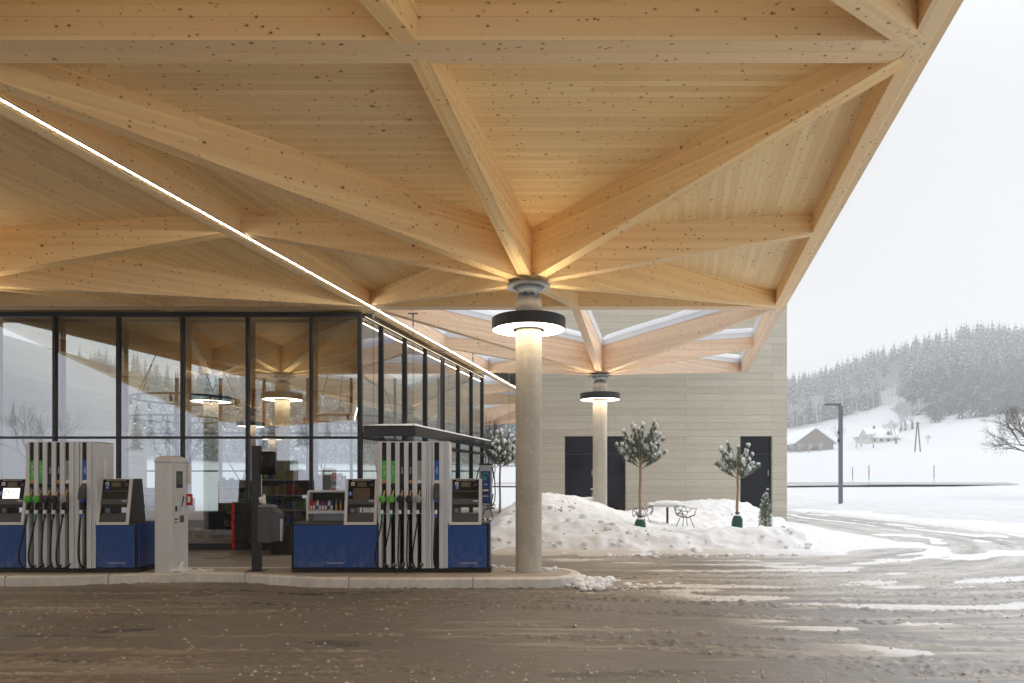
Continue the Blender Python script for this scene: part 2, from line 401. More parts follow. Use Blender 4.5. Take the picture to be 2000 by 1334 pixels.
def flashing(a,b,za,zb,w,off=0,parent=None):
    """zinc capping and the snow lying on it, along a beam top"""
    fm=lbeam('x',a,b,w+.035,za-.012,zb-.012,za+.13,zb+.13,None,off,build=False)
    o=fm.build('zinc_capping',M['flash'],parent)
    a=Vector(a[:2]); b=Vector(b[:2]); d=b-a; L=d.length; d.normalize(); n=Vector((-d.y,d.x)); a=a+n*off; b=b+n*off
    N=max(6,int(L/.18)); m=MB(); vs=[]; K=7
    for i in range(N+1):
        t=i/N; p=a+(b-a)*t; z=za+(zb-za)*t+.132; hh=.15+.07*float(fbm(p.x*1.1,p.y*1.1,3,9))
        if i in(0,N): hh*=.6
        for k in range(K):
            s=-1+2*k/(K-1); ww=(w/2+.025)*s; vs.append((p.x+n.x*ww,p.y+n.y*ww,z+hh*(max(0,1-abs(s)**3))**.5*(1 if abs(s)<.99 else 0)))
    f=[(i*K+k,i*K+k+1,(i+1)*K+k+1,(i+1)*K+k) for i in range(N) for k in range(K-1)]
    f.append(tuple(range(K))[::-1]); f.append(tuple(range(N*K,N*K+K)))
    m.add(vs,[q[::-1] for q in f],smooth=True); m.build('snow_cap',M['snow'],o)
for (i,r) in covered+opened:
    c=CC(i,r); op=(i,r) in opened; mat=M['daylitBeam'] if op else M['beam']
    c00,c10,c11,c01=G(i-1,r),G(i,r),G(i,r+1),G(i-1,r+1)
    per=[c00,(c00+c10)/2,c10,(c10+c11)/2,c11,(c11+c01)/2,c01,(c01+c00)/2]
    for k,p in enumerate(per):
        top1=ZC1+.02 if not op else ZC1
        d=(p-c); e=c+d*(1-.09/d.length)
        o=lbeam('radial_beam',c,e,.20,ZB+.005*k%3*.002,ZR+.014,ZC0+.03,top1,mat)
        if op: flashing(c+d*.03,e,ZC0+.03,top1,.20,0,o)
    if not op:
        for k in range(8):
            tri_panel(c,per[k],per[(k+1)%8],None).build('ceiling_panel',M['board'],roof)
# ridge timbers: pairs between cells, single at the edges
cells=covered+opened
done=set()
for (i,r) in cells:
    for (a,b,nb,sd) in ((G(i-1,r),G(i,r),(i,r-1),1),(G(i-1,r+1),G(i,r+1),(i,r+1),-1),(G(i,r),G(i,r+1),(i+1,r),1),(G(i-1,r),G(i-1,r+1),(i-1,r),-1)):
        # the timber on this cell's own side of the grid line
        op=(i,r) in opened; mat=M['ridge'] if not op else M['daylitBeam']
        ext=.18 if abs(a.y-b.y)<.01 else -.0
        d=(b-a).normalized()
        lift=.006 if abs(a.y-b.y)<.01 else 0
        if lift: a,b=a+d*.183,b-d*.183          # cross timbers butt against the long ones
        o=lbeam('ridge_beam',a,b,.176,ZR+lift,ZR+lift,ZC1+.03+lift,ZC1+.03+lift,mat,off=sd*.091)
        if op: flashing(a,b,ZC1+.03,ZC1+.03,.176,sd*.091,o)
        if nb not in cells:      # free edge: second outer timber and the eaves board
            lbeam('edge_beam',a,b,.10,ZR+.03,ZR+.03,ZC1+.25,ZC1+.25,M['ridge'] if not op else M['daylitBeam'],off=-sd*.055)
            lbeam('drip_edge',a,b,.03,ZR+.09,ZR+.09,ZC1+.32,ZC1+.32,M['anth'],off=-sd*.125)
# roof deck above the covered cells with the winter snow on it
def par(cs): 
    m=MB()
    for (i,r) in cs:
        q=[G(i-1,r),G(i,r),G(i,r+1),G(i-1,r+1)]; m.prism([(p.x,p.y) for p in q],ZC1+.09,ZC1+.28)
    return m
par(covered).build('roof_deck',M['anth'],roof)
m=MB()
for (i,r) in covered:
    q=[G(i-1,r),G(i,r),G(i,r+1),G(i-1,r+1)]; m.prism([(p.x,p.y) for p in q],ZC1+.285,ZC1+.45)
m.build('roof_snow',M['snow'],roof)
# LED line along the middle ridge
for r in (-2,-1,0,1,2,3):
    a,b=G(-1,r),G(-1,r+1)
    lbeam('led_profile',a,b,.045,ZR-.012,ZR-.012,ZR+.004,ZR+.004,M['anth'],off=-.150)
    lbeam('led_strip',a,b,.014,ZR-.02,ZR-.02,ZR-.0125,ZR-.0125,M['led'],off=-.150)

# ---------------------------------------------------------------- columns with their steel heads, ring lamps
def concrete_column(c, label, zbase=0.0, ztop=3.12+EYE):
    t=thing('concrete_column',label,'column',(c.x,c.y,zbase),group='round concrete columns under the canopy')
    h=ztop-zbase
    m=MB(); m.lathe([(.222,0),(.225,.02),(.225,h-.12),(.225,h-.001),(.0,h)],48)
    m.box(-.004,.004,-.2275,-.222,.03,h-.2); m.box(-.004,.004,.222,.2275,.03,h-.2)
    m.build('shaft',M['column'],t)
    m=MB(); m.lathe([(.0,h),(.215,h),(.215,h+.028),(.0,h+.028)],32,smooth=False); 
    m.lathe([(.13,h+.028),(.13,h+.09),(.17,h+.12),(.27,h+.215),(.0,h+.215)],24)
    m.prism([(.40*math.cos(2*PI*(k+.5)/8),.40*math.sin(2*PI*(k+.5)/8)) for k in range(8)],h+.216,h+.246)
    for k in range(8):
        a=2*PI*k/8; m.box(.13*math.cos(a)-.008,.13*math.cos(a)+.008,.13*math.sin(a)-.008,.13*math.sin(a)+.008,h+.03,h+.2)
    cap=m.build('capital',M['steel'],t)
    for k in range(8):
        a=2*PI*(k+.5)/8; b=MB(); b.lathe([(.016,h+.028),(.016,h+.05),(.010,h+.052),(.010,h+.10),(0,h+.10)],8,c=(.175*math.cos(a),.175*math.sin(a)))
        b.lathe([(.027,h+.0285),(.027,h+.052),(0,h+.053)],6,c=(.175*math.cos(a),.175*math.sin(a)),smooth=False)
        b.build('bolt',M['steel'],cap)
    return t
def ring_lamp(c, label):
    zb=2.60+EYE
    t=thing('ring_lamp',label,'lamp',(c.x,c.y,zb),group='ring lamps round the columns')
    m=MB(); m.lathe([(.26,.0),(.26,.20),(.49,.210),(.499,.210),(.607,.145),(.62,.20),(.63,.20),(.634,.196),(.634,.0),(.622,.0),(.622,.02)],72,smooth=False)
    m.lathe([(.26,.0),(.272,.0),(.272,.02)],48,smooth=False)
    for k in range(3):
        a=2*PI*k/3+.6; m.box(math.cos(a)*.44-.012,math.cos(a)*.44+.012,math.sin(a)*.44-.012,math.sin(a)*.44+.012,.20,.205)
    m.build('housing',M['anth'],t)
    m=MB(); m.lathe([(.272,.018),(.622,.018)],72,smooth=False); m.build('diffuser',M['diff'],t)
    m=MB()
    for a in (.35,.35+PI): 
        x,y=math.cos(a),math.sin(a); m.hexa([(x*.272-y*.004,y*.272+x*.004,.010),(x*.622-y*.004,y*.622+x*.004,.010),(x*.622+y*.004,y*.622-x*.004,.010),(x*.272+y*.004,y*.272-x*.004,.010),
          (x*.272-y*.004,y*.272+x*.004,.016),(x*.622-y*.004,y*.622+x*.004,.016),(x*.622+y*.004,y*.622-x*.004,.016),(x*.272+y*.004,y*.272-x*.004,.016)])
    m.build('joint',M['anth'],t)
    m=MB(); m.lathe([(.50,.209),(.605,.150)],48,smooth=False); m.f=[f[::-1] for f in m.f]; m.build('uplight',M['up'],t)
    return t
M['up']=emis('warm_uplight',(1,.82,.55),8.0)
for (i,r,lc,ll) in ((0,0,'thick round concrete column in front on the end of the pump island','black ring lamp on the large front column, glowing warm white below'),
        (0,1,'thinner looking concrete column standing in the snow before the concrete wall','small looking ring lamp on the far column in front of the concrete wall'),
        (-1,0,'concrete column left of the frame, seen mirrored in the shop front','ring lamp of the left column, seen mirrored in the shop front'),
        (-1,1,'concrete column inside the glazed shop','bright ring lamp on the column inside the shop'),
        (0,-1,'concrete column beside the camera','ring lamp above the camera position'),
        (-1,-1,'concrete column behind the camera on the left','ring lamp behind the camera on the left'),
        (0,-2,'far concrete column behind the camera on the right','ring lamp far behind the camera on the right'),
        (-1,-2,'far concrete column behind the camera on the left','ring lamp far behind the camera on the left'),
        (-1,2,'concrete column behind the shop under the open beams','ring lamp behind the shop under the open beams')):
    c=CC(i,r); c=Vector((c.x,c.y))
    concrete_column(c, lc, zbase=.165 if (i,r) in ((0,0),(-1,0)) else 0)
    ring_lamp(c, ll)
# ---------------------------------------------------------------- ground: forecourt, snow field and hills
def track_uv(X,Y):
    """(across, along) coordinates of the wheel tracks: along +X in the forecourt, turning into the drive on the right"""
    cx,cy=4.5,22.0
    dx=np.maximum(X-cx,0); dy=np.maximum(cy-Y,0)
    R=np.hypot(dx,dy); u=cy-np.where((dx>0)&(dy>0),R,np.where(dy>0,dy,dx))
    th=np.arctan2(dx,np.maximum(dy,1e-6)); v=np.where((dx>0)&(dy>0),cx+th*14,np.where(dy>0,X,cx+PI/2*14+(Y-cy)))
    return u,v
def snow_amount(X,Y):
    """0 bare wet asphalt .. 1 clean snow"""
    u,v=track_uv(X,Y)
    w=fbm(X*.35,Y*.35,3,2)-.5
    b=-.80+.62*sstep(1.0,4.5,X+.35*(Y-6)+w*2-1)
    b+= .30*1.0*sstep(3.0,7.0,X+w)
    b+= .25*sstep(8.0,12,X)*sstep(6,12,Y)
    # tongue of slush right of the island end
    b+= .95*np.exp(-((X-1.9)/1.5)**2-((Y-11.2)/.55)**2)
    b+= .5*np.exp(-((X-4.2)/2.2)**2-((Y-12.0)/.8)**2)
    # drive to the back: grey packed snow with dark tracks
    drive=sstep(10.6,11.6,X+w*.8-.04*(Y-20))*(1-sstep(15.0,15.9,X+w*.5-.03*(Y-20)))*sstep(14,18,Y)
    field=sstep(15.2,16.2,X+w*.7-.03*(Y-20)+.55*np.maximum(0,17-Y)*-1)
    b=np.where(field>0.02, b*(1-field)+1.6*field, b)
    mid=sstep(5.5,7,X+w)*(1-sstep(10.8,11.8,X+w))*sstep(15.6,17.2,Y+w*1.2-.15*(X-8))
    b=b*(1-mid)+1.2*mid
    b=b*(1-drive)+(.05+.35*np.exp(-((X-12.4-.03*(Y-20))/.5)**2))*drive
    back=sstep(15.0,15.9,Y+w*.6)*(1-sstep(7,9,X))*sstep(-1.6,.0,X-.1*(Y-16))
    b=b*(1-back)+1.4*back
    b=np.where(Y>37,b*0+1.6-.9*(sstep(11,12,X-.1*(Y-37))*(1-sstep(15.5,16.5,X-.1*(Y-37)))*(1-sstep(55,60,Y))),b)
    b=np.where(X<-22,1.5,b); b=np.where(Y<-18,1.5,b)
    streak=fbm(u*3.2,v*.22,4,20)-.5; fine=fbm(u*14,v*1.1,3,31)-.5; patch=fbm(X*.8,Y*.8,3,50)-.5
    s=.5+.5*b+streak*1.35+fine*1.1+patch*.25
    w2=u+.27*np.maximum(X-.5,0); rl=1-np.abs(2*fbm(w2*2.9,X*.09,3,161)-1); lc=sstep(.82,.94,rl)*(Y<13)*np.clip(fbm(u*30,v*17,2,171)-.40,0,1)*3
    s=s+.45*lc*(b<.9)
    lens=fbm(u*1.9+.12*X,v*.36,2,207)+.10*(fbm(u*6,v*.8,2,208)-.5); lens=sstep(.63,.655,lens)*sstep(2.0,3.5,X+.35*(Y-8))*(b<.95)
    s=np.maximum(np.minimum(s,.80),1.0*lens) if True else s
    s=np.where(b>.95,np.maximum(s,.5+.5*b),s)
    return np.clip(s,0,1),b,u,v,lc
def gheight(X,Y):
    s,b,u,v,lc=snow_amount(X,Y)
    edge=np.clip((b+1)/2.2,0,1)
    ridge=1-np.abs(2*fbm(u*5.5,v*.35,3,61)-1); clump=fbm(u*16,v*9,3,71)
    lump=np.clip(clump-.52,0,1)*2.2*np.clip(ridge-.62,0,1)*2.6
    tread=np.clip(fbm(u*2.1,v*.06,2,80)-.5,0,1)*4*np.abs(np.sin(v*28+fbm(u*4,v*4,2,5)*4))*.006
    h=.004+(.016+.010*(X>0))*lc*(b<.9)+.016*s+lump*(.010+.016*edge)+.012*np.clip(fbm(u*12,v*1.6,3,141)-.5,0,1)*3*(.3+edge)+tread+.012*edge*fbm(u*9,v*1.3,3,44)
    h+= .008*np.clip(fbm(X*11,Y*11,2,90)-.62,0,1)*3
    h+=np.where(b>1.0,(b-1.0)*.14+.05*fbm(X*1.3,Y*1.3,4,15)*np.clip((b-1)*3,0,1),0)
    return h,s
def terrain(X,Y):
    r=np.hypot(X,Y-20); t=X/np.maximum(np.abs(Y),1)
    prof_y=[0,40,46,60,80,86,98,112,250,300,335,420,600,760,900]
    prof_z=[-.05,-.05,.1,.5,.9,1.0,1.45,1.9,11.6,13.6,21,44,112,130,110]
    z=np.interp(r,prof_y,prof_z)
    ang=np.where(Y>0,np.interp(t,[-1.2,-.5,-.1,.25,.42,.52,.62,.68,.80,1.2],[.5,.75,.8,.6,.55,.68,.80,.82,.72,.6]),.30)
    z=np.where(r>300,13.6+(z-13.6)*ang,z)
    z+=np.where(r>150,(fbm(X*.006,Y*.006,3,3)-.5)*10*sstep(150,450,r),0)
    return z
def grid(name,xs,ys,zf,mat,attr=True):
    X,Y=np.meshgrid(xs,ys); Z,Sn=zf(X,Y); u,v=track_uv(X,Y)
    nx,ny=len(xs),len(ys); me=bpy.data.meshes.new(name)
    co=np.stack([X,Y,Z],-1).reshape(-1,3).astype('f')
    i=np.arange(ny-1)[:,None]*nx+np.arange(nx-1)[None,:]
    q=np.stack([i,i+1,i+nx+1,i+nx],-1).reshape(-1,4)
    me.vertices.add(len(co)); me.vertices.foreach_set('co',co.ravel())
    me.loops.add(q.size); me.loops.foreach_set('vertex_index',q.ravel().astype('i'))
    me.polygons.add(len(q)); me.polygons.foreach_set('loop_start',np.arange(0,q.size,4,dtype='i')); me.polygons.foreach_set('use_smooth',np.ones(len(q),bool))
    me.update(calc_edges=True)
    if attr:
        a=me.attributes.new('snow','FLOAT','POINT'); a.data.foreach_set('value',Sn.ravel().astype('f'))
        ul=me.uv_layers.new(name='UVMap'); uvs=np.stack([v.ravel(),u.ravel()],-1)[q.ravel()]; ul.data.foreach_set('uv',uvs.ravel().astype('f'))
    me.materials.append(mat); o=bpy.data.objects.new(name,me); link(o); return o
# forecourt surface
t=NT('wet_asphalt_with_slush'); at=t.new('ShaderNodeAttribute'); at.attribute_name='snow'; uv=t.coord('UV'); ob=t.coord('Object')
fine=t.noise(t.mapping(uv,(1.3,34,1)),1,7,.7); grit=t.noise(ob,34,5,.7); blot=t.noise(ob,.45,4); sp=t.noise(ob,16,6,.8)
s=t.math('ADD',at.outputs['Fac'],t.math('MULTIPLY',t.math('SUBTRACT',fine,.5),.55)); s=t.math('ADD',s,t.math('MULTIPLY',t.math('SUBTRACT',grit,.5),.45))
sx_=t.new('ShaderNodeSeparateXYZ'); t.lk(ob,sx_.inputs[0])
# brown mud carried under the roof, blue-grey asphalt outside
outx=t.math('MULTIPLY_ADD',sx_.outputs[1],-.25,sx_.outputs[0]); outf=t.math('ADD',t.math('MULTIPLY',t.math('SUBTRACT',outx,.2),.45),t.math('MULTIPLY',t.math('SUBTRACT',blot,.5),.8))
cl=t.new('ShaderNodeClamp'); t.lk(outf,cl.inputs[0]); outf=cl.outputs[0]
brown=t.mix(blot,(.125,.107,.090),(.22,.192,.165)); grey=t.mix(blot,(.20,.205,.217),(.30,.305,.315))
dry=t.mix(outf,brown,grey)
dry=t.mix(t.ramp(sp,[(.60,(0,0,0)),(.70,(1,1,1))]),dry,(.33,.29,.24))
slush=t.mix(outf,(.32,.275,.225),(.46,.45,.435)); 
c=t.mix(t.ramp(s,[(.28,(0,0,0)),(.62,(1,1,1))]),dry,slush)
c=t.mix(t.ramp(s,[(.74,(0,0,0)),(.98,(1,1,1))]),c,t.mix(outf,(.60,.565,.52),(.76,.78,.81)))
t.lk(c,t.b.inputs['Base Color'])
rr=t.math('MULTIPLY_ADD',t.ramp(s,[(.2,(0,0,0)),(.6,(1,1,1))]),.4,.42); rr=t.math('MULTIPLY_ADD',blot,.2,t.math('SUBTRACT',rr,.1)); wet=t.ramp(t.noise(t.mapping(uv,(.35,1.3,1)),1,4),[(.60,(0,0,0)),(.66,(1,1,1))]); bare_=t.ramp(s,[(.25,(1,1,1)),(.5,(0,0,0))]); wet=t.math('MULTIPLY',wet,bare_)
c=t.mix(t.math('MULTIPLY',wet,.55),c,(.055,.052,.05)); t.lk(c,t.b.inputs['Base Color']); rr=t.math('MULTIPLY_ADD',wet,-.30,rr); t.lk(rr,t.b.inputs['Roughness'])
t.bump(t.math('ADD',t.math('ADD',fine,t.math('MULTIPLY',grit,.6)),t.math('MULTIPLY',sp,.5)),.6,.022)
M['ground']=t.m
def gz(X,Y): return gheight(X,Y)
struct(grid('forecourt',np.arange(-7.2,9.6,.030),np.arange(3.6,12.0,.030),gz,M['ground']))
struct(grid('forecourt',np.arange(-15,-7.19,.06),np.arange(3.6,12.0,.06),gz,M['ground']))
struct(grid('forecourt',np.arange(9.57,22,.06),np.arange(3.6,12.0,.05),gz,M['ground']))
struct(grid('forecourt',np.arange(-15,22.0,.075),np.arange(11.97,40,.075),gz,M['ground']))
# the wide snow-covered land
xs=np.concatenate([-np.geomspace(900,60,60),np.arange(-58,60,3.),np.geomspace(60,900,110)]); ys=np.concatenate([-np.geomspace(700,20,40),np.arange(-18,60,3.),np.geomspace(60,900,150)])
def tz(X,Y):
    Z=terrain(X,Y); Z=Z+np.where(np.hypot(X,Y-20)>44,.12*fbm(X*.2,Y*.2,4,7),0); return Z,X*0+1
M['land']=snowmat('snow_land',(.60,.62,.645))
struct(grid('snow_land',xs,ys,tz,M['land'],attr=False))
def T(X,Y): return float(terrain(np.array([X],float),np.array([Y],float))[0])
# unseen forecourt behind the camera, pale snow added to bounce light under the roof
m=MB(); m.box(-24,10,-17,3.62,-.04,.006)
fo=m.build('forecourt_rear',snowmat('packed_bounce_snow',(.66,.655,.65),dirt=.5),None); struct(fo)
# slip between patch edge and land: snow verge and embankment right of the drive
def vz(X,Y):
    k=sstep(15.6,17.0,X-.03*(Y-20)); h=-.25+k*(.28+.25*sstep(16.4,24,X)+.45*sstep(30,80,Y)+.30*sstep(24,60,X))
    h+=k*(.22*(fbm(X*.6,Y*.6,4,33)-.3)+.16*(fbm(X*2.2,Y*2.2,4,34)-.4)); return h,X*0+1
struct(grid('snow_bank',np.concatenate([np.arange(15.2,24,.1),np.geomspace(24,75,50)]),np.concatenate([np.arange(10,45,.12),np.arange(45,84,.6)]),vz,snowmat('embankment_snow',(.62,.64,.665),dirt=.45),attr=False))
# far road across the picture
t=NT('far_road'); o=t.coord('Object'); n=t.noise(t.mapping(o,(.03,1.4,1)),1,4); t.lk(t.ramp(n,[(.40,(.19,.19,.20)),(.52,(.33,.33,.34)),(.64,(.6,.62,.64))]),t.b.inputs['Base Color'])
m=MB()
for k in range(-4,40):
    xa,xb=k*6.,k*6.+6; f=lambda x:(92-.02*x)
    za=T(xa,90)+.22;zb=T(xb,90)+.22
    ya,yb=88.5-.0*xa,88.5
    ya,yb=[86+max(0,60-x)*.18 for x in (xa,xb)]
    m.add([(xa,ya,1.32),(xb,yb,1.32),(xb,yb+9,1.64),(xa,ya+9,1.64)],[(0,1,2,3)])
struct(m.build('road',t.m))
# ploughed heap in front of the concrete building
def heap(X,Y):
    g=lambda a,x,y,sx,sy:a*np.exp(-.5*((X-x)/sx)**2-.5*((Y-y)/sy)**2)
    w=fbm(X*.9,Y*.9,3,8)-.5
    foot=np.interp(X,[-2,-.5,2.9,5.7,7.2,8.4,9.5],[17.5,16.1,15.2,15.3,15.8,18.5,24])
    k=sstep(0,1.1,Y-foot+w*.15+.35*(fbm(X*2.5,Y*.4,3,93)-.5))*(1-sstep(8.2,10.2,X+.0*Y+w)) * sstep(-2.4,-.6,X-.16*(Y-16)+w*.5)
    h=.10+.20*sstep(0,2.0,Y-foot)+g(1.05,1.3,21.0,1.55,2.3)+g(.75,7.3,24.8,2.4,1.7)+g(.14,3.2,16.7,.8,.45)+g(.24,5.6,17.2,1.1,.6)+g(.22,7.0,17.0,.6,.6)
    h+=.20*(fbm(X*1.7,Y*1.7,4,12)-.4)+.11*(fbm(X*4.2,Y*4.2,4,13)-.4)+.10*np.clip(fbm(X*2.6,Y*2.6,2,19)-.55,0,1)*2
    return -.06+k*h, X*0+1
struct(grid('snow_heap',np.arange(-2.6,11.4,.055),np.arange(14.9,28.69,.055),heap,M['pilesnow'],attr=False))

def HP(x,y): return float(heap(np.array([[x]],float),np.array([[y]],float))[0][0,0])
# broken chunks along the toe and over the face of the heap
mch=MB(); rk=random.Random(17)
for _ in range(260):
    x=rk.uniform(-.8,8.6); yf=float(np.interp(x,[-2,-.5,2.9,5.7,7.2,8.4,9.5],[17.5,16.1,15.2,15.3,15.8,18.5,24])); y=yf+(abs(rk.gauss(0,.45))-.1 if rk.random()<.7 else rk.uniform(.5,4)); r=.018+.085*rk.random()**2.6
    mch.ball((x,y,max(.02,HP(x,y))+r*.3),(r*rk.uniform(.8,1.5),r*rk.uniform(.8,1.3),r*.7),sub=1,jit=.3,smooth=False)
o=mch.build('snow_chunks',M['snow']); o['kind']='stuff'
# ---------------------------------------------------------------- pump island
def island_outline(inset=0):
    pts=[]
    fr=[(-16,11.05),(-9,11.02),(-7.4,11.06),(-6.2,11.35),(-5.5,11.5),(-4.8,11.5),(-4.0,11.2),(-3.2,10.9),(-2.2,10.84),(-.3,10.82),(.3,10.84)]
    for x,y in fr: pts.append((x,y+inset))
    for k in range(0,13):
        a=-PI/2+PI*k/12; pts.append((.42+(.74-inset)*math.cos(a),11.58+(.74-inset)*math.sin(a)))
    pts.append((-16,12.32-inset)); return pts
isl=thing('pump_island','raised concrete pump island with a rounded end and pale kerb','island',(0,0,0))
def ring(m,p,q,z0,z1):
    n=len(p); v=[(x,y,z0) for x,y in p]+[(x,y,z1) for x,y in q]; m.add(v,[(i,(i+1)%n,n+(i+1)%n,n+i) for i in range(n)])
po,pi_=island_outline(0),island_outline(.16)
m=MB(); ring(m,po,po,-.02,.145); ring(m,po,island_outline(.02),.145,.165); ring(m,island_outline(.02),pi_,.165,.168); m.build('kerb',M['kerb'],isl)
m=MB()
for xj in (-14.2,-12.2,-10.2,-8.2,-6.65,-4.45,-2.6,-.62):
    yj=float(np.interp(xj,[-16,-9,-7.4,-6.2,-5.5,-4.8,-4.0,-3.2,-2.2,-.3],[11.05,11.02,11.06,11.35,11.5,11.5,11.2,10.9,10.84,10.82])); m.box(xj-.004,xj+.004,yj-.002,yj+.15,.0,.1695)
m.build('kerb_joints',M['black'],isl)
m=MB(); ring(m,pi_,pi_,.168,.150); m.add([(x,y,.162) for x,y in pi_],[tuple(range(len(pi_)))]); m.build('slab',M['island'],isl)
# snow shoved against the island end
def clod_patch(name,label,pts,mat,sub=2):
    m=MB()
    for (x,y,z,r,rz) in pts: m.ball((x,y,z),(r,r*.8,rz),sub=sub,jit=.14)
    return m.build(name,mat)
rc=random.Random(5)
def scatter_clods(cx,cy,sx_,sy_,n,r0,r1,zb): 
    out=[]
    for _ in range(n):
        r=rc.uniform(r0,r1)*rc.random()**.6; out.append((rc.gauss(cx,sx_),rc.gauss(cy,sy_),zb+r*.25,r,r*.6))
    return out
ps=scatter_clods(1.25,11.25,.16,.30,60,.05,.14,.03)+scatter_clods(1.9,11.1,.5,.25,90,.02,.08,.01)+scatter_clods(.75,10.95,.3,.08,14,.02,.05,.02)
o=clod_patch('slush_heap','',ps,M['pilesnow']); o['kind']='stuff'
ps=scatter_clods(-.6,12.15,.22,.12,30,.04,.10,.18)+scatter_clods(.5,11.95,.25,.12,40,.02,.06,.165)+scatter_clods(-5.35,11.7,.14,.10,26,.02,.06,.165)
o=clod_patch('island_snow','',ps,M['pilesnow']); o['kind']='stuff'
# crumbs of frozen slush over the forecourt, thickest along the wheel tracks
m=MB(); oct_=[(1,0,0),(0,1,0),(-1,0,0),(0,-1,0),(0,0,.8),(0,0,-.2)]; of=[(0,1,4),(1,2,4),(2,3,4),(3,0,4)]
n=0; rx=np.random.RandomState(4)
X=rx.uniform(-9,11,60000); Y=5.2+rx.rand(60000)**1.3*9.5
u,v=track_uv(X,Y); den=np.clip(fbm(u*2.2,v*.12,3,101)-.47,0,1)*3.2*np.clip(fbm(u*9,v*.5,2,55)*1.6-.4,0,1)+.035
kp=(rx.rand(60000)<den*.7)&~((X<1.25)&(Y>10.75)&(Y<12.4)); X=X[kp][:13000];Y=Y[kp][:13000]; H,_=gheight(X,Y)
for x,y,h in zip(X,Y,H):
    r=float(.007+.022*rx.rand()**3); a=rx.rand()*6.28; ca,sa=math.cos(a),math.sin(a); j=[rx.uniform(.6,1.3) for _ in range(5)]
    m.add([(x+(p[0]*ca-p[1]*sa)*r*j[min(k,4)],y+(p[0]*sa+p[1]*ca)*r*j[min(k,4)],h+p[2]*r*.9) for k,p in enumerate(oct_)],of)
t=NT('frozen_crumbs'); o=t.coord('Object'); t.lk(t.mix(t.noise(o,3,2),(.22,.185,.15),(.60,.565,.52)),t.b.inputs['Base Color']); t.b.inputs['Roughness'].default_value=.7
o=m.build('slush_crumbs',t.m); o['kind']='stuff'
# ---------------------------------------------------------------- concrete building behind
WY=28.7
bld=thing('concrete_building','windowless board marked concrete building with black doors behind the snow heap','building',(0,0,0))
x0,x1,zt=.62,11.56,9.4
doors=[(2.22,4.78,3.62),(9.60,10.94,3.62)]
m=MB(); th=.45
xs=[x0]+[v for d in doors for v in d[:2]]+[x1]
for k in range(0,len(xs),2): m.box(xs[k],xs[k+1],WY,WY+th,0,zt)
for d in doors: m.box(d[0],d[1],WY,WY+th,d[2],zt)
m.box(x1-.45,x1,WY+th,WY+14,0,zt); m.box(x0,x0+.45,WY+th,WY+14,0,zt); m.box(x0+.45,x1-.45,WY+13.6,WY+14,0,zt); m.box(x0+.45,x1-.45,WY+th,WY+13.6,zt-.5,zt-.2)
m.build('wall',M['wall'],bld)
M['door']=plain('glossy_black_door',(.004,.007,.014),.12,0,.2,1.2); M['door'].node_tree.nodes['Principled BSDF'].inputs['Specular IOR Level'].default_value=.22
def leaf(xa,xb,handle_side):
    yy=WY+.16
    m=MB(); m.bbox(xa+.035,xb-.035,yy,yy+.05,.02,2.84,.006); m.bbox(xa+.035,xb-.035,yy,yy+.05,2.89,3.56,.006)
    d=m.build('door',M['door'],bld)
    m=MB(); m.box(xa,xa+.033,yy-.03,yy+.09,0,3.62); m.box(xb-.033,xb,yy-.03,yy+.09,0,3.62); m.box(xa+.033,xb-.033,yy-.03,yy+.09,3.57,3.62); m.box(xa+.033,xb-.033,yy-.02,yy+.07,2.842,2.888)
    m.build('door_frame',M['frame'],d)
    hx=xb-.12 if handle_side>0 else xa+.12
    m=MB(); 
    for z0,z1 in ((.95,1.25),(1.95,2.2)): m.tube([(hx,yy-.05,z0),(hx,yy-.05,z1)],.012,8)
    m.tube([(hx,yy-.05,.99),(hx,yy+.002,.99)],.008,6); m.tube([(hx,yy-.05,2.1),(hx,yy+.002,2.1)],.008,6)
    m.build('handle',M['silver2'],d)
    m=MB(); m.box(hx-.05,hx+.05,yy-.006,yy-.001,1.35,1.43); m.build('lock_plate',M['silver2'],d)
leaf(2.23,3.50,1); leaf(3.51,4.77,-1); leaf(9.61,10.93,1)

# ---------------------------------------------------------------- glazed shop
FY=17.0; GX=-3.79                                  # front glass plane and its right corner
LX=-14.6; BY=27.3
def sx(y): return GX+SH*(y-FY)
shop=thing('glass_shop','glazed shop pavilion with slim black mullions under the timber roof','building',(0,0,0))
ZT=4.22+EYE; TR=2.80
fx=[-(1000-p)/1333*FY for p in (703,608,484,357,232,108)]; fx+= [fx[-1]-1.594*k for k in range(1,3)]
m=MB(); m.box(LX,GX+.05,FY-.05,FY+.13,ZT-.115,ZT); m.build('head_rail',M['frame'],shop)
m=MB(); m.box(LX,GX+.05,FY-.05,FY+.13,.0,.17); m.build('base_rail',M['frame'],shop)
for x in fx:
    w=.035 if x!=fx[0] else .05
    m=MB(); m.box(x-w,x+w,FY-.06,FY+.12,.17,ZT-.115); m.build('mullion',M['frame'],shop)
for a,b in zip(fx[:-1],fx[1:]):
    m=MB(); m.box(b+.035,a-.036,FY-.035,FY+.09,TR-.03,TR+.03); m.build('transom',M['frame'],shop)
    # inner timber-coloured reveal of each bay
    m=MB(); m.box(b+.036,b+.10,FY+.13,FY+.26,.17,ZT-.13); m.box(b+.10,a-.037,FY+.13,FY+.26,ZT-.20,ZT-.14); m.box(b+.10,a-.037,FY+.13,FY+.26,.17,.26)
    m.build('inner_reveal',M['reveal'] if 'reveal' in M else M.setdefault('reveal',plain('bronze_reveal',(.20,.165,.10),.5,.1,.1)),shop)
    for z0,z1 in ((.17,TR-.03),(TR+.03,ZT-.115)):
        g=MB(); g.add([(b+.036,FY,z0),(a-.037,FY,z0),(a-.037,FY,z1),(b+.036,FY,z1)],[(0,1,2,3)]); g.build('glass_pane',M['glass'],shop)
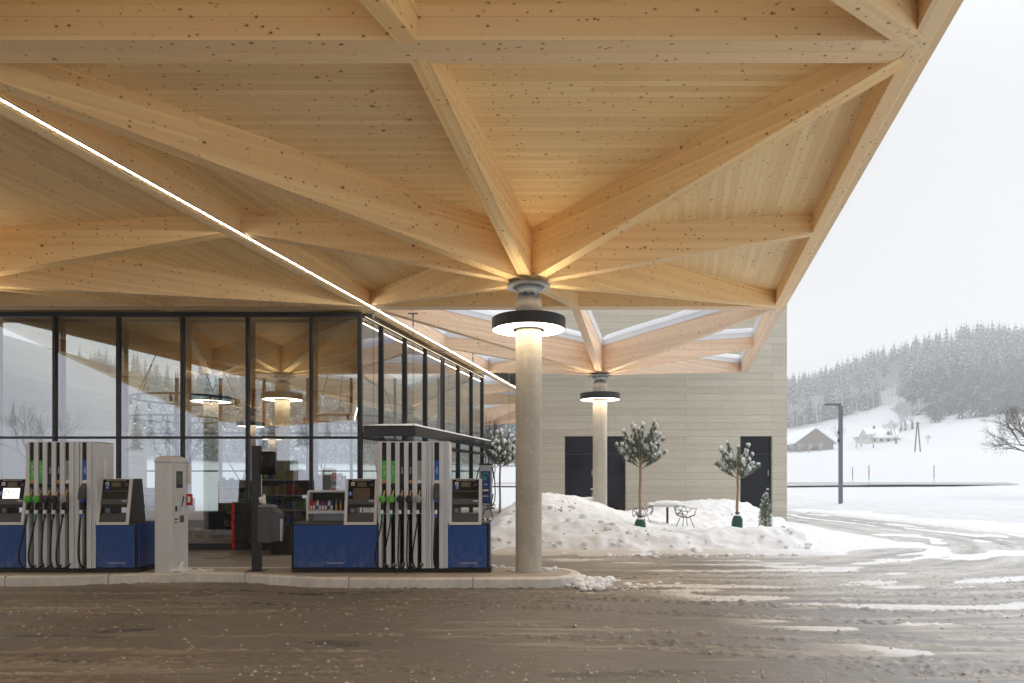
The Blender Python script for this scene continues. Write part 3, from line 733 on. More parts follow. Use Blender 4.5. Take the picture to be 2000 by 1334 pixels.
# side glazing along the skewed grid line
sy=[FY]+[18.21,19.75,21.3,22.85,24.4,25.9,27.3]
m=MB()
def skew(m,ya,yb,w,z0,z1,off=0):
    a=Vector((sx(ya)+off,ya)); b=Vector((sx(yb)+off,yb)); d=(b-a).normalized(); n=Vector((-d.y,d.x))*w/2
    return m.hexa([(a.x-n.x,a.y-n.y,z0),(b.x-n.x,b.y-n.y,z0),(b.x+n.x,b.y+n.y,z0),(a.x+n.x,a.y+n.y,z0),(a.x-n.x,a.y-n.y,z1),(b.x-n.x,b.y-n.y,z1),(b.x+n.x,b.y+n.y,z1),(a.x+n.x,a.y+n.y,z1)][::1])
m=MB(); skew(m,FY+.14,BY,.16,ZT-.07,ZT-.002,-.02); m.build('head_rail',M['frame'],shop)
m=MB(); skew(m,FY+.14,BY,.16,0,.15,-.02); m.build('base_rail',M['frame'],shop)
for y in sy[1:]:
    m=MB(); skew(m,y-.035,y+.035,.15,.15,ZT-.07,-.01); m.build('mullion',M['frame'],shop)
for a,b in zip(sy[:-1],sy[1:]):
    a2=a+.13 if a==FY else a+.036
    m=MB(); skew(m,a2,b-.036,.11,TR-.03,TR+.03); m.build('transom',M['frame'],shop)
    for z0,z1 in ((.15,TR-.03),(TR+.03,ZT-.07)):
        g=MB(); g.add([(sx(a2),a2,z0),(sx(b-.036),b-.036,z0),(sx(b-.036),b-.036,z1),(sx(a2),a2,z1)],[(0,1,2,3)]); g.build('glass_pane',M['glass'],shop)
# LED line at the glass head
m=MB(); skew(m,FY+.14,BY,.012,ZT-.078,ZT-.071,.07); m.build('led_strip',M['led2'],shop)
# back glazing with clerestory bands
bx=[sx(BY)-1.75*k for k in range(0,9)]
for x in bx:
    m=MB(); m.box(x-.04,x+.04,BY,BY+.18,0,ZT-.07); m.build('mullion',M['frame'],shop)
for a,b in zip(bx[:-1],bx[1:]):
    m=MB(); m.box(b+.041,a-.041,BY+.02,BY+.15,3.6,3.68); m.box(b+.041,a-.041,BY+.02,BY+.15,2.1,2.16); m.build('transom',M['frame'],shop)
    g=MB(); g.add([(b+.041,BY+.08,.0),(a-.041,BY+.08,.0),(a-.041,BY+.08,ZT-.07),(b+.041,BY+.08,ZT-.07)],[(0,1,2,3)]); g.build('glass_pane',M['glass2'],shop)
m=MB(); m.add([(LX,FY,.012),(GX,FY,.012),(sx(BY),BY,.012),(LX+1.5,BY,.012)],[(0,1,2,3)])
t=NT('shop_floor_tiles'); o=t.coord('Object'); t.lk(t.mix(t.noise(o,2,4),(.10,.10,.10),(.15,.145,.14)),t.b.inputs['Base Color']); t.b.inputs['Roughness'].default_value=.25
m.build('floor',t.m,shop)
m=MB(); m.box(LX-.15,LX,FY,BY,0,ZT); m.build('side_wall',M['wall'],shop)

# ---------------------------------------------------------------- small entrance canopy hung on rods
ec=thing('entrance_canopy','flat black entrance canopy with snow on top hung beside the glass corner','canopy',(0,0,0))
ey0,ey1=16.98,26.6; zt=1.40+EYE; zbm=zt-.27
def cx0(y): return sx(y)+.10
def cx1(y): return -2.40+SH*(y-17)
m=MB(); m.hexa([(cx0(ey0),ey0,zbm),(cx1(ey0),ey0,zbm),(cx1(ey1),ey1,zbm),(cx0(ey1),ey1,zbm),(cx0(ey0),ey0,zt),(cx1(ey0),ey0,zt),(cx1(ey1),ey1,zt),(cx0(ey1),ey1,zt)])
m.build('fascia',M['canopyblack'] if 'canopyblack' in M else M.setdefault('canopyblack',plain('glossy_black_sheet',(.02,.022,.027),.14,0,.1)),ec)
K=9;N=40; m=MB(); vs=[]
for i in range(N+1):
    y=ey0+.02+(ey1-ey0-.04)*i/N
    for k in range(K):
        s=k/(K-1); x=cx0(y)+.02+(cx1(y)-cx0(y)-.04)*s; e=min(1,min(s,1-s)*8+.0,min(i,N-i)/1.5+.0)
        vs.append((x,y,zt+.002+e*(.05+.05*float(fbm(x*1.5,y*1.5,3,4)))))
m.add(vs,[(i*K+k,i*K+k+1,(i+1)*K+k+1,(i+1)*K+k) for i in range(N) for k in range(K-1)],smooth=True); m.build('snow_cover',M['snow'],ec)
for y in (16.92,22.0,26.55):
    for k,xx in enumerate((cx0(max(y,17.2))+.18,cx1(max(y,17.2))-.12)):
        yy=max(y,17.05); m=MB(); m.tube([(xx,yy,zt),(xx,yy,ZR-.06)],.008,6); m.lathe([(.018,ZR-.32),(.018,ZR-.2)],8,c=(0,0)) if False else None
        m.tube([(xx,yy,ZR-.36),(xx,yy,ZR-.24)],.02,8); m.box(xx-.12,xx+.12,yy-.03,yy+.03,ZR-.06,ZR-.035); m.box(xx-.02,xx+.02,yy-.01,yy+.01,ZR-.16,ZR-.06)
        m.build('hanger_rod',M['steel'],ec)
# ---------------------------------------------------------------- fuel dispensers
K_=1/115.4
M['screenwarm']=plain('unlit_display',(.11,.085,.06),.12,0,.3,4)
M['lcd']=plain('lcd_green',(.11,.13,.09),.2,0,.2,8)
M['brightscreen']=emis('lit_display',(.62,.60,.56),.55)
M['blackgloss']=plain('black_gloss_panel',(.008,.008,.009),.2,0,.2,3,spec=.15)
M['slate']=plain('slate_plastic',(.075,.08,.09),.45,0,.12,5)
M['nozgreen']=plain('nozzle_green',(.10,.42,.06),.4,0,.1); M['nozdark']=plain('nozzle_dark',(.02,.018,.03),.4,0,.1); M['nozgrey']=plain('nozzle_grey',(.30,.32,.31),.4,0,.1)
def zp(py): return (1118.5-py)*K_
def cabinet(t, xa, xb, endleft, endright, textx):
    m=MB(); m.box(xa,xb,.012,.58,.075,.795); m.build('inner_body',M['black'],t)
    m=MB(); m.bbox(xa+.012,xb-.012,-.012,.03,.085,.80,.008); 
    p=m.build('front_panel',M['blue'],t)
    m=MB(); m.box(xa+.013,xb-.013,-.0135,-.0125,.70,.703); m.lathe([(.010,0),(.010,.002),(0,.002)],12); m.v=[(v[0],v[1],v[2]) for v in m.v]
    mm=MB(); mm.box(xa+.02,xb-.02,-.0145,-.0125,.715,.718); mm.build('panel_fold',M['navy'],p)
    mm=MB(); mm.tube([((xa+xb)/2+.02,-.0125,.70),((xa+xb)/2+.02,-.018,.70)],.009,10); mm.build('lock',M['black'],p)
    for s,dz in (('Bitte vor dem Tanken den Motor abstellen',.015),('Tanken bei laufendem Motor verboten',0)):
        lettering(s,.017,M['lwhite'],p,(textx,-.0135,.155+dz),(PI/2,0,0))
    m=MB(); m.bbox(xa-.005,xb+.005,.0,.585,.80,.845,.01); m.build('top_cap',M['darkgrey'],t)
    for e,x in ((endleft,xa),(endright,xb)):
        if not e: continue
        s=-1 if x==xa else 1
        m=MB(); m.bbox(min(x,x+s*.028),max(x,x+s*.028),-.004,.035,.0,.84,.008); m.build('corner_post',M['black'],t)
        m=MB(); m.bbox(min(x+s*.002,x+s*.045),max(x+s*.002,x+s*.045),.037,.55,.085,.83,.012); m.build('side_panel',M['blue'],t)
        m=MB(); m.bbox(min(x+s*.002,x+s*.04),max(x+s*.002,x+s*.04),.552,.59,.02,.85,.008); m.build('rear_post',M['black'],t)
def slab_face(m, x0,x1,z0,z1,y0f,off,th=.006,mi=0):
    """a panel on the slightly leaning face of the display head"""
    a,b=y0f(z0)-off,y0f(z1)-off
    m.hexa([(x0,a-th,z0),(x1,a-th,z0),(x1,a,z0),(x0,a,z0),(x0,b-th,z1),(x1,b-th,z1),(x1,b,z1),(x0,b,z1)],mi=mi)
def display(t, xc, number, screen):
    w=.272; zb,zt=.81,1.59; lean=.13
    f=lambda z: -.035+lean*(z-zb)/(zt-zb)
    d=thing('display_head','', '') if False else None
    m=MB()   # dark side cheeks, tapering to the top
    for s in (-1,1):
        x=xc+s*w; xa,xb=min(x,x-s*.03),max(x,x-s*.03)
        m.extr([(f(zb)+.012,zb),(.52,zb),(.40,zt),(f(zt)+.012,zt)],'x',xa,xb)
    m.box(xc-w+.03,xc+w-.03,f(zt)+.02,.40,zt-.03,zt-.001); m.box(xc-w+.03,xc+w-.03,.02,.50,zb+.0,zb+.05)
    m.box(xc-w+.03,xc+w-.03,.12,.41,1.28,zt-.031)
    head=m.build('display_head',M['darkgrey'],t)
    m=MB()
    slab_face(m,xc-w-.004,xc-w+.045,zb,zt,f,-.01,.02); slab_face(m,xc+w-.045,xc+w+.004,zb,zt,f,-.01,.02)
    slab_face(m,xc-w+.046,xc+w-.046,zb,zb+.045,f,-.01,.02); slab_face(m,xc-w+.046,xc+w-.046,zt-.012,zt,f,-.01,.02)
    m.build('silver_surround',M['silver2'],head)
    xi0,xi1=xc-w+.047,xc+w-.047; wi=xi1-xi0
    m=MB(); slab_face(m,xi0,xi1,1.245,zt-.013,f,-.012,.012); pn=m.build('fascia_panel',M['blackgloss'],head)
    rot=(math.atan2(zt-zb,lean),0,0)
    def on(z,off): return f(z)-off
    lettering('Bedienung nur an Zapfpunkt und Terminal',.019,M['lwhite'],pn,(xc,on(1.558,.004),1.558),rot)
    m=MB(); slab_face(m,xi0+.05,xi0+.105,1.475,1.53,f,.001,.003); b=m.build('pictogram',M['lwhite'],pn)
    m=MB(); slab_face(m,xi0+.06,xi0+.085,1.487,1.505,f,.004,.001); slab_face(m,xi0+.07,xi0+.098,1.502,1.517,f,.0045,.001); m.build('pictogram_hand',M['black'],pn)
    m=MB(); slab_face(m,xi0+.15,xi0+.31,1.452,1.53,f,.001,.003); m.build('price_window',M['screenwarm'],pn)
    m=MB(); slab_face(m,xi0+.20,xi0+.26,1.462,1.52,f,.0045,.002); m.build('lcd_field',M['lcd'],pn)
    m=MB(); slab_face(m,xi1-.075,xi1-.02,1.50,1.503,f,.001,.001); slab_face(m,xi1-.075,xi1-.03,1.475,1.478,f,.001,.001); m.build('print_lines',M['silver2'],pn)
    nz=1.30 if screen else 1.41; nx=xi0+(.005 if screen else .05)
    m=MB(); slab_face(m,nx,nx+.066,nz,nz+.072,f,.001,.004); n_=m.build('number_plate',M['lblue'],pn)
    lettering(number,.062,M['lwhite'],n_,(nx+.033,on(nz+.036,.0062),nz+.036),rot)
    if screen:
        m=MB(); slab_face(m,xi0+.085,xi0+.37,1.25,1.43,f,.001,.004); sc=m.build('screen',M['brightscreen'] if screen=='lit' else M['screenwarm'],pn)
        if screen=='lit':
            m=MB()
            for k in range(20):
                a=2*PI*k/24; z=1.34+.045*math.sin(a); x=xi0+.15+.045*math.cos(a); slab_face(m,x-.005,x+.005,z-.005,z+.005,f,.0055,.001)
            m.build('screen_symbol',M['darkgrey'],sc)
            lettering('Zahlung\nmit Karte',.022,M['darkgrey'],sc,(xi0+.275,on(1.34,.0065),1.34),rot)
    else:
        m=MB(); slab_face(m,xi0,xi1,1.37,1.385,f,.0005,.002); m.build('trim_line',M['slate'],pn)
    m=MB(); slab_face(m,xi0,xi1,1.155,1.244,f,-.004,.02) ; slab_face(m,xi0+.36,xi1-.005,1.205,1.219,f,.0165,.001,mi=1); m.build('ledge',[M['slate'],M['lwhite']],head)
    m=MB(); slab_face(m,xi0,xi1,1.10,1.154,f,-.03,.02); m.build('ledge_shadow_panel',M['black'],head)
    m=MB(); m.hexa([(xi0,f(.86)-.005,.856),(xi1,f(.86)-.005,.856),(xi1,.42,.856),(xi0,.42,.856),(xi0,f(1.01)+.03,1.0),(xi1,f(1.01)+.03,1.0),(xi1,.40,1.0),(xi0,.40,1.0)]); m.build('receipt_tray',M['slate'],head)
    m=MB(); m.bbox(xi0+.0,xi0+.13,.10,.38,1.001,1.10,.006); 
    for k in range(6): m.box(xi0+.03,xi0+.10,.097,.0995,1.015+k*.012,1.020+k*.012,mi=1)
    m.build('speaker_grille',[M['slate'],M['silver']],head)
    return head
def nozzle(t, x, colr, adblue=False):
    z=zp(975); y=-.105
    m=MB()
    if not adblue:
        m.lathe([(0,-.030),(.040,-.028),(.056,-.015),(.058,.012),(.050,.03),(.030,.042),(0,.046)],20)
        # turn the disc to face forwards
        m.v=[(x+v[0], y+v[2]*-.9, z+v[1]*1.15+ .22*(v[2])) for v in m.v]
        m.ball((x,y+.03,z-.012),(.034,.05,.06),sub=2)
    else:
        m.ball((x,y+.02,z-.035),(.036,.04,.030),sub=2)
    nb=m.build('nozzle',colr,t)
    if not adblue:
        m=MB(); m.tube([(x+.010,y+.02,z+.045),(x+.016,y+.05,z+.085),(x+.022,y+.10,z+.15)],[.017,.014,.012],10); m.build('spout',M['brass'],nb)
    m=MB(); m.tube([(x,y+.02,z-.045),(x-.002,y+.01,z-.10),(x-.004,y+.0,z-.18)],[.032,.028,.024],12); m.tube([(x+.035,y+.03,z-.05),(x+.042,y+.02,z-.11),(x+.02,y+.012,z-.165)],.008,6); m.build('grip',M['rubber'],nb)
    m=MB(); m.tube([(x-.004,y,z-.18),(x-.006,y-.002,z-.245)],.0235,12); m.build('collar',M['lwhite'],nb)
    sl=M['teal'] if colr is M['nozgreen'] else (M['lblue'] if adblue else M['rubber'])
    m=MB(); m.tube([(x-.006,y-.002,z-.246),(x-.008,y-.002,z-.305)],.022,12); m.build('sleeve',sl,nb)
    return (x-.008,y-.002,z-.305)
def bez(p,n=26):
    p=[Vector(q) for q in p]; out=[]
    P=[p[0]*2-p[1]]+p+[p[-1]*2-p[-2]]
    for i in range(1,len(P)-2):
        for k in range(n//(len(p)-1)+1):
            s=k/(n//(len(p)-1)+1); a,b,c,d=P[i-1],P[i],P[i+1],P[i+2]
            out.append(.5*((2*b)+(c-a)*s+(2*a-5*b+4*c-d)*s*s+(3*b-a-3*c+d)*s**3))
    out.append(p[-1]); return out
def pump(px0, label, numl, screenl, numr, group='fuel dispensers on the island'):
    t=thing('fuel_dispenser',label,'fuel pump',((px0-1000)*K_,11.57,.163),group=group)
    m=MB(); m.bbox(-171*K_,219*K_,-.01,.60,.0,.072,.006); m.build('plinth',M['black'],t)
    cabinet(t,-168*K_,-1.5*K_,True,False,-85*K_)
    cabinet(t,133.5*K_,212*K_,False,True,175*K_)
    m=MB(); m.box(-95*K_-.001,-95*K_+.001,-.0135,-.0125,.085,.80); m.build('panel_joint',M['navy'],t)
    display(t,-36*K_,numl,screenl); display(t,168.5*K_,numr,None)
    # silver ribs of the hose tower
    ribs=[(0,5.8),(14.8,23.2),(31.9,40.3),(49.2,57.6),(65.5,75),(83.4,93),(93.4,97.4),(97.8,102.6)]
    for a,b in ribs:
        m=MB(); m.bbox(a*K_,b*K_,-.03 if b-a>4.5 else -.018,.07,.073,2.205,.007); m.build('rib',M['silver'],t)
    for a,b in ((104.2,108.2),(117.8,127),(127.5,130.6),(131,134.6)):
        m=MB(); m.bbox(a*K_,b*K_,-.03 if b-a>4.5 else -.018,.07,.073,2.205,.007); m.build('rib',M['silver'],t)
    m=MB(); m.box(.01,102*K_,.072,.46,1.0,2.19); m.build('tower_body',M['anth'],t)
    m=MB(); m.box(105*K_,134*K_,.072,.46,.1,2.19); m.build('tower_body',M['anth'],t)
    m=MB(); m.bbox(134.7*K_,137.5*K_,-.02,.47,.84,2.20,.006); sd=m.build('tower_side',M['silver'],t)
    m=MB(); m.box(137.6*K_,137.7*K_,.18,.26,1.55,1.92); m.build('test_label',M['lwhite'],sd)
    m=MB(); m.bbox(-2.8*K_,-.2*K_,-.01,.47,.84,2.20,.006); m.build('tower_side',M['silver'],t)
    m=MB(); m.bbox(102.8*K_,104.0*K_,.0,.46,.073,2.19,.003); m.build('divider',M['silver2'],t)
    m=MB(); m.bbox(-2.8*K_,137.5*K_,.0,.47,2.206,2.222,.004); m.build('top_cover',M['silver'],t)
    m=MB(); m.box(.02,100*K_,.30,.33,.12,.98); m.box(.03,100*K_,.2,.24,.60,.63)
    for k in range(4): m.tube([((20+k*18)*K_,.26,.08),((20+k*18)*K_,.24,1.0)],.016,8)
    m.build('rear_mesh_and_pipes',M['black'],t)
    bays=[(5.8,14.8),(23.2,31.9),(40.3,49.2),(57.6,65.5),(75,83.4),(108.2,117.8)]
    spec=[('Super 100',M['green'],M['lorange'],M['nozgreen']),('Super 95',M['green'],None,M['nozgreen']),('Diesel',M['navy'],None,M['nozdark']),
          ('Diesel',M['navy'],M['lorange'],M['nozdark']),('X-D Diesel',M['lgrey'],M['lwhite'],M['nozgrey']),('AdBlue',M['lblue'],M['lwhite'],M['lblue'])]
    swing=[-.10,-.09,-.02,-.02,-.075,-.015]; back=[.055,.045,.04,.05,.05,.0]
    for k,((a,b),(tx,lc,tagc,nc)) in enumerate(zip(bays,spec)):
        xa,xb=a*K_+.001,b*K_-.001; xc=(xa+xb)/2
        m=MB(); m.box(xa,xb,.0,.07,1.895,2.203); m.build('blank_panel',M['black'],t)
        m=MB(); m.box(xa,xb,-.005,.07,1.511,1.893); lb=m.build('fuel_label',lc,t)
        if tagc: q=MB(); q.box(xa+.001,xb-.001,-.0075,-.0055,1.512,1.565); q.build('price_tag',tagc,lb)
        lettering(tx,.042,M['darkgrey'] if lc is M['lgrey'] else M['lwhite'],lb,(xc,-.0065,1.73),(PI/2,-PI/2,0))
        m=MB(); m.box(xa,xb,.055,.07,1.01,1.50); m.box(xa,xb,-.01,.054,1.44,1.505); m.box(xa,xb,-.02,.054,1.005,1.08)
        m.build('nozzle_boot',M['black'],t)
        if k==5:
            q=MB(); q.extr([(-.01,1.50),(-.10,1.42),(-.13,1.24),(-.02,1.24)],'x',xa-.008,xb+.008); q.build('splash_cover',M['darkgrey'],t)
        e=nozzle(t,xc-(.012 if k<5 else 0),nc,k==5)
        s=swing[k]; r=.0135 if k<5 else .017
        if k<5: P=[e,(e[0]-.01,e[1]-.02,e[2]-.12),(e[0]+s*.9,-.15,.42),(e[0]+s,-.14,.20),(e[0]+s*.5+.01,-.10,.085),(xc+back[k],-.04,.10+.02*k%.05),(xc+back[k]+.03,.05,.30),(xc+.02,.16,.75)]
        else: P=[e,(e[0]-.01,e[1]-.01,e[2]-.15),(xc-.035,-.12,.40),(xc-.03,-.09,.16),(xc+.012,-.03,.09),(xc+.02,.0,.35),(xc+.01,.03,.8)]
        m=MB(); m.tube(bez(P,48),r,8); m.build('hose',M['rubber'],t)
    return t
pump(740,'fuel dispenser right beside the big concrete column, with numbers 4 and 2','4','dark','2')
pump(52,'fuel dispenser at the left edge of the picture, with number 6','8','lit','6')

# oil shelf behind the left cabinet of the right dispenser
t=thing('oil_rack','open grey shelf of oil bottles standing behind dispenser 4','shelf',((600-1000)/110.,12.32,.163))
m=MB(); m.box(-.02,.90,-.03,.0,.10,1.30) if False else None
sw=.88
m=MB()
for x in (0,sw):
    m.extr([(-.20,.0),(.12,.0),(.12,1.36),(-.10,1.36),(-.18,1.30),(-.20,1.2)],'x',x-.02,x+.02)
m.box(.021,sw-.021,.10,.12,.0,1.34); m.bbox(-.02,sw+.02,-.12,.13,1.345,1.385,.015); m.build('frame',M['silver'],t)
m=MB(); m.box(.022,sw-.022,-.19,.098,.98,1.0); m.box(.022,sw-.022,-.205,-.192,.97,1.03,mi=1); m.build('shelf',[M['darkgrey'],M['silver']],t)
m=MB(); m.box(.022,sw-.022,.085,.0985,1.01,1.34); m.build('back_panel',M['black'],t)
oc=[plain('oil_'+n,c,.35,0,.1) for n,c in (('red',(.45,.02,.02)),('blue',(.02,.05,.3)),('white',(.7,.7,.7)),('grey',(.12,.12,.13)),('gold',(.5,.3,.05)))]
bt=[(0,.05),(0,.10),(2,.16),(1,.21),(0,.26),(1,.31),(2,.37),(1,.42),(3,.50),(3,.58),(3,.66),(3,.74),(3,.82)]
for k,(ci,x) in enumerate(bt):
    o=thing('oil_bottle',['red','blue','white','dark grey'][ci]+' oil bottle, '+['leftmost','second from the left','third from the left','fourth from the left','fifth from the left','sixth from the left','middle one','sixth from the right','fifth from the right','fourth from the right','third from the right','second from the right','rightmost'][k]+' on the grey shelf','bottle',(t.location.x+x,t.location.y-.09,t.location.z+1.002),group='oil bottles on the shelf')
    m=MB(); h=.17+.03*(ci==3); m.bbox(-.025,.022,-.04,.04,0,h,.008); m.bbox(-.012,.012,-.012,.012,h,h+.035,.003); m.build('bottle',oc[ci],o)
    m=MB(); m.box(-.019,.017,-.0415,-.0405,.04,h*.65); m.build('label_patch',oc[[2,2,1,4,3][ci]],o)

# ---------------------------------------------------------------- payment terminal
t=thing('payment_terminal','pale grey payment terminal pillar with a rounded head between the two dispensers','payment terminal',((300-1000)*K_,11.57,.163))
W_,D_=.30,.60
sec=[(0,.02),(.015,.005),(.05,-.01),(.15,-.022),(.25,-.01),(.285,.005),(.30,.02),(.30,D_-.02),(.28,D_),(.02,D_),(0,D_-.02)]
m=MB(); m.prism(sec,0,1.86); m.build('body',M['silver2'],t)
m=MB(); 
prof=[(0,.0),(1.015,.0),(1.02,.03),(.97,.075),(.80,.105),(.45,.125),(0,.13)]
n=len(sec); vs=[]; cxm,cym=.15,.29
for s,z in ((1.0,0),(1.03,.006),(1.03,.04),(.96,.075),(.75,.105),(.4,.125)):
    vs += [(cxm+(x-cxm)*s,cym+(y-cym)*s,1.862+z) for x,y in sec]
fs=[(r*n+i,r*n+(i+1)%n,(r+1)*n+(i+1)%n,(r+1)*n+i) for r in range(5) for i in range(n)]+[tuple(range(5*n,6*n))]
m.add(vs,fs,smooth=True); m.build('head',M['silver2'],t)
X_=W_+.001
def side(name,y0,y1,z0,z1,mat,th=.006,par_=t):
    m=MB(); m.box(W_-.001+.0015,W_+th,y0,y1,z0,z1); return m.build(name,mat,par_)
s_=side('control_plate',.05,.55,.62,1.80,M['silver2'],.008)
def side2(name,y0,y1,z0,z1,mat,th,par_=s_):
    m=MB(); m.box(W_+.0085,W_+.0085+th,y0,y1,z0,z1); return m.build(name,mat,par_)
b=side2('screen_bezel',.14,.36,1.43,1.72,M['navy'],.004); m=MB(); m.box(W_+.0128,W_+.0135,.16,.34,1.50,1.67); m.build('screen',M['lcd'],b)
side2('card_reader',.27,.42,1.00,1.30,M['silver'],.012); m=MB(); m.extr([(.29,1.1),(.31,1.1),(.38,1.24),(.38,1.29),(.35,1.29)],'x',W_+.021,W_+.026); m.build('card_slot',M['black'],s_)
side2('contact_symbol',.10,.17,1.03,1.12,M['black'],.002); side2('round_symbol',.10,.16,1.18,1.27,M['silver'],.002); side2('keypad',.26,.40,.83,.95,M['slate'],.006); side2('print_note',.08,.18,.82,.86,M['nozgreen'],.001); side2('print_note',.08,.2,.88,.91,M['slate'],.001)
side2('seam',.05,.55,.745,.748,M['slate'],.0005)
m=MB(); m.bbox(W_+.01,W_+.06,D_-.08,D_-.03,1.50,1.84,.006); m.build('side_box',M['white'],t)
m=MB(); m.bbox(W_+.01,W_+.09,D_-.10,D_-.03,1.12,1.32,.006); rb=m.build('red_box',M['red'],t); m=MB(); m.box(W_+.03,W_+.08,D_-.102,D_-.1005,1.17,1.28); m.build('notice',M['lwhite'],rb)
# snow wedge at its foot
o=clod_patch('terminal_snow','',[(t.location.x+.30+rc.uniform(-.02,.22),t.location.y+rc.uniform(-.05,.35),.17+rc.uniform(0,.03),rc.uniform(.03,.09),.03) for _ in range(26)]+[(t.location.x+.33,t.location.y+.12+.03*k,.17+.022*k,.05,.05) for k in range(6)],M['snow']); o['kind']='stuff'

# ---------------------------------------------------------------- service post with towel dispenser, squeegee and bin
t=thing('service_post','slim anthracite service post on the island carrying a paper dispenser and bin','post',(-4.41,11.80,.163))
m=MB(); m.bbox(-.075,.075,-.05,.05,.012,2.16,.006); m.build('post',M['anth'],t)
m=MB(); m.bbox(-.15,.15,-.12,.12,.0,.012,.003); m.build('base_plate',M['anth'],t)
m=MB(); m.tube([(.09,-.05,1.66),(.12,-.05,1.69),(.16,-.05,1.68),(.17,-.05,1.63)],.012,8); m.tube([(.10,-.05,1.65),(.10,-.05,1.28)],.006,6); m.build('hook',M['silver2'],t)
m=MB()
for k in range(7): m.ball((.10+random.uniform(-.045,.05),-.05+random.uniform(-.03,.03),1.22+random.uniform(-.05,.06)),(.032,.03,.045),sub=1,jit=.3,smooth=False)
m.build('cloth',M['lwhite'],t)
t2=thing('paper_dispenser','glossy black paper towel dispenser on top of the service post','dispenser',(-4.21,11.78,1.82))
m=MB(); m.lathe([(.0,0),(.12,0),(.14,.02),(.142,.20),(.145,.37),(.13,.40),(0,.405)],24); m.v=[(v[0],v[1]*.8,v[2]) for v in m.v]; m.build('housing',M['blackgloss'],t2)
m=MB(); m.lathe([(.144,.33),(.148,.335),(.148,.345),(.144,.35)],24); m.v=[(v[0],v[1]*.8,v[2]) for v in m.v]; m.build('rim',M['black'],t2)
t3=thing('waste_bin','grey metal wash bucket and bin hung on the service post','bin',(-4.335,11.78,.66))
m=MB(); m.bbox(.0,.24,-.15,.15,.0,.60,.012); m.build('body',M['slate'],t3)
m=MB(); m.extr([(.0,.61),(.30,.56),(.37,.50),(.37,.02),(.241,.0),(.241,.60)],'y',-.13,.13) if False else m.hexa([(.242,-.14,.03),(.36,-.10,.03),(.36,.12,.03),(.242,.14,.03),(.242,-.14,.585),(.36,-.10,.50),(.36,.12,.50),(.242,.14,.585)]); m.build('front_flap',M['slate'],t3)
m=MB(); m.hexa([(.0,-.155,.605),(.24,-.155,.605),(.24,.155,.605),(.0,.155,.605),(.02,-.14,.65),(.22,-.14,.64),(.22,.14,.64),(.02,.14,.65)]); m.build('lid',M['steel'],t3)
m=MB(); m.bbox(.362,.385,-.09,.0,.02,.40,.005); m.build('opener',M['silver'],t3)
# red and black bottle crates against the glass
xs0=-8.72
for k in range(5):
    t=thing('storage_crate',['lowest','second lowest','middle','second highest','topmost'][k]+' black crate with red front rim in the stack behind the service post','crate',(-6.68,16.5,.08+.226*k),group='black crates stacked by the glass')
    m=MB(); m.bbox(.045,.33,-.18,.18,.0,.215,.012); m.box(.02,.31,-.19,.19,.19,.222) ; m.build('box',M['black'],t)
    m=MB(); m.bbox(-.03,.044,-.17,.17,.01,.19,.015); m.bbox(-.05,.019,-.16,.16,.15,.225,.01); m.build('front_rim',M['red'],t)
t=thing('waste_container','tall black recycling bin with a blue outline symbol before the glass','bin',(-5.62,15.9,.01))
m=MB(); m.bbox(0,.56,-.01,.6,.0,.99,.02); m.build('body',M['black'],t)
m=MB(); m.bbox(-.01,.57,-.03,.61,.991,1.03,.012); m.build('lid',M['darkgrey'],t)
m=MB()
for a,b in (((.30,.74),(.42,.74)),((.42,.74),(.42,.90)),((.42,.90),(.34,.92)),((.34,.92),(.30,.86)),((.30,.86),(.30,.74))): m.tube([(a[0],-.014,a[1]),(b[0],-.014,b[1])],.008,6)
m.tube([(.29,-.014,.70),(.43,-.014,.70)],.005,6); m.build('symbol',M['lblue'],t)
# ev charger seen in the gap
t=thing('ev_charger','blue charging pillar with cable seen in the gap right of the glass shop','charger',(-.98,25.6,.35))
m=MB(); m.bbox(-.24,.24,-.12,.2,.0,1.98,.02); m.build('case',M['silver2'],t)
m=MB(); m.bbox(-.18,.18,-.14,-.121,.55,1.75,.004); f_=m.build('front_panel',M['blue'],t)
m=MB(); m.bbox(-.27,.27,-.16,.22,1.981,2.03,.008); m.build('hood',M['black'],t)
m=MB()
for k in range(14):
    a=2*PI*k/18+.4; m.box(.0+.11*math.cos(a)-.016,.0+.11*math.cos(a)+.016,-.146,-.1405,1.55+.13*math.sin(a)-.016,1.55+.13*math.sin(a)+.016)
m.box(-.1,.02,-.146,-.1405,1.5,1.53); m.box(-.03,.0,-.146,-.1405,1.42,1.55); m.build('emblem',plain('emblem_green',(.1,.6,.25),.4),f_)
m=MB(); m.box(-.12,.12,-.146,-.1405,.9,1.12); m.build('display',M['black'],f_)
m=MB(); 
for a in ((-.10,.10,-.150,-.1465,1.0,1.07),(-.1,.1,-.146,-.1405,.80,.83),(-.06,.06,-.146,-.1405,1.24,1.27)):
    m=MB(); m.box(*a); m.build('print_line',M['lwhite'],f_)
for s in (-1,1):
    m=MB(); m.tube(bez([(s*.22,-.1,1.9),(s*.33,-.2,1.5),(s*.34,-.2,.7),(s*.2,-.18,.45),(s*.28,-.1,.9)],30),.02,6); m.build('cable',M['rubber'],t)
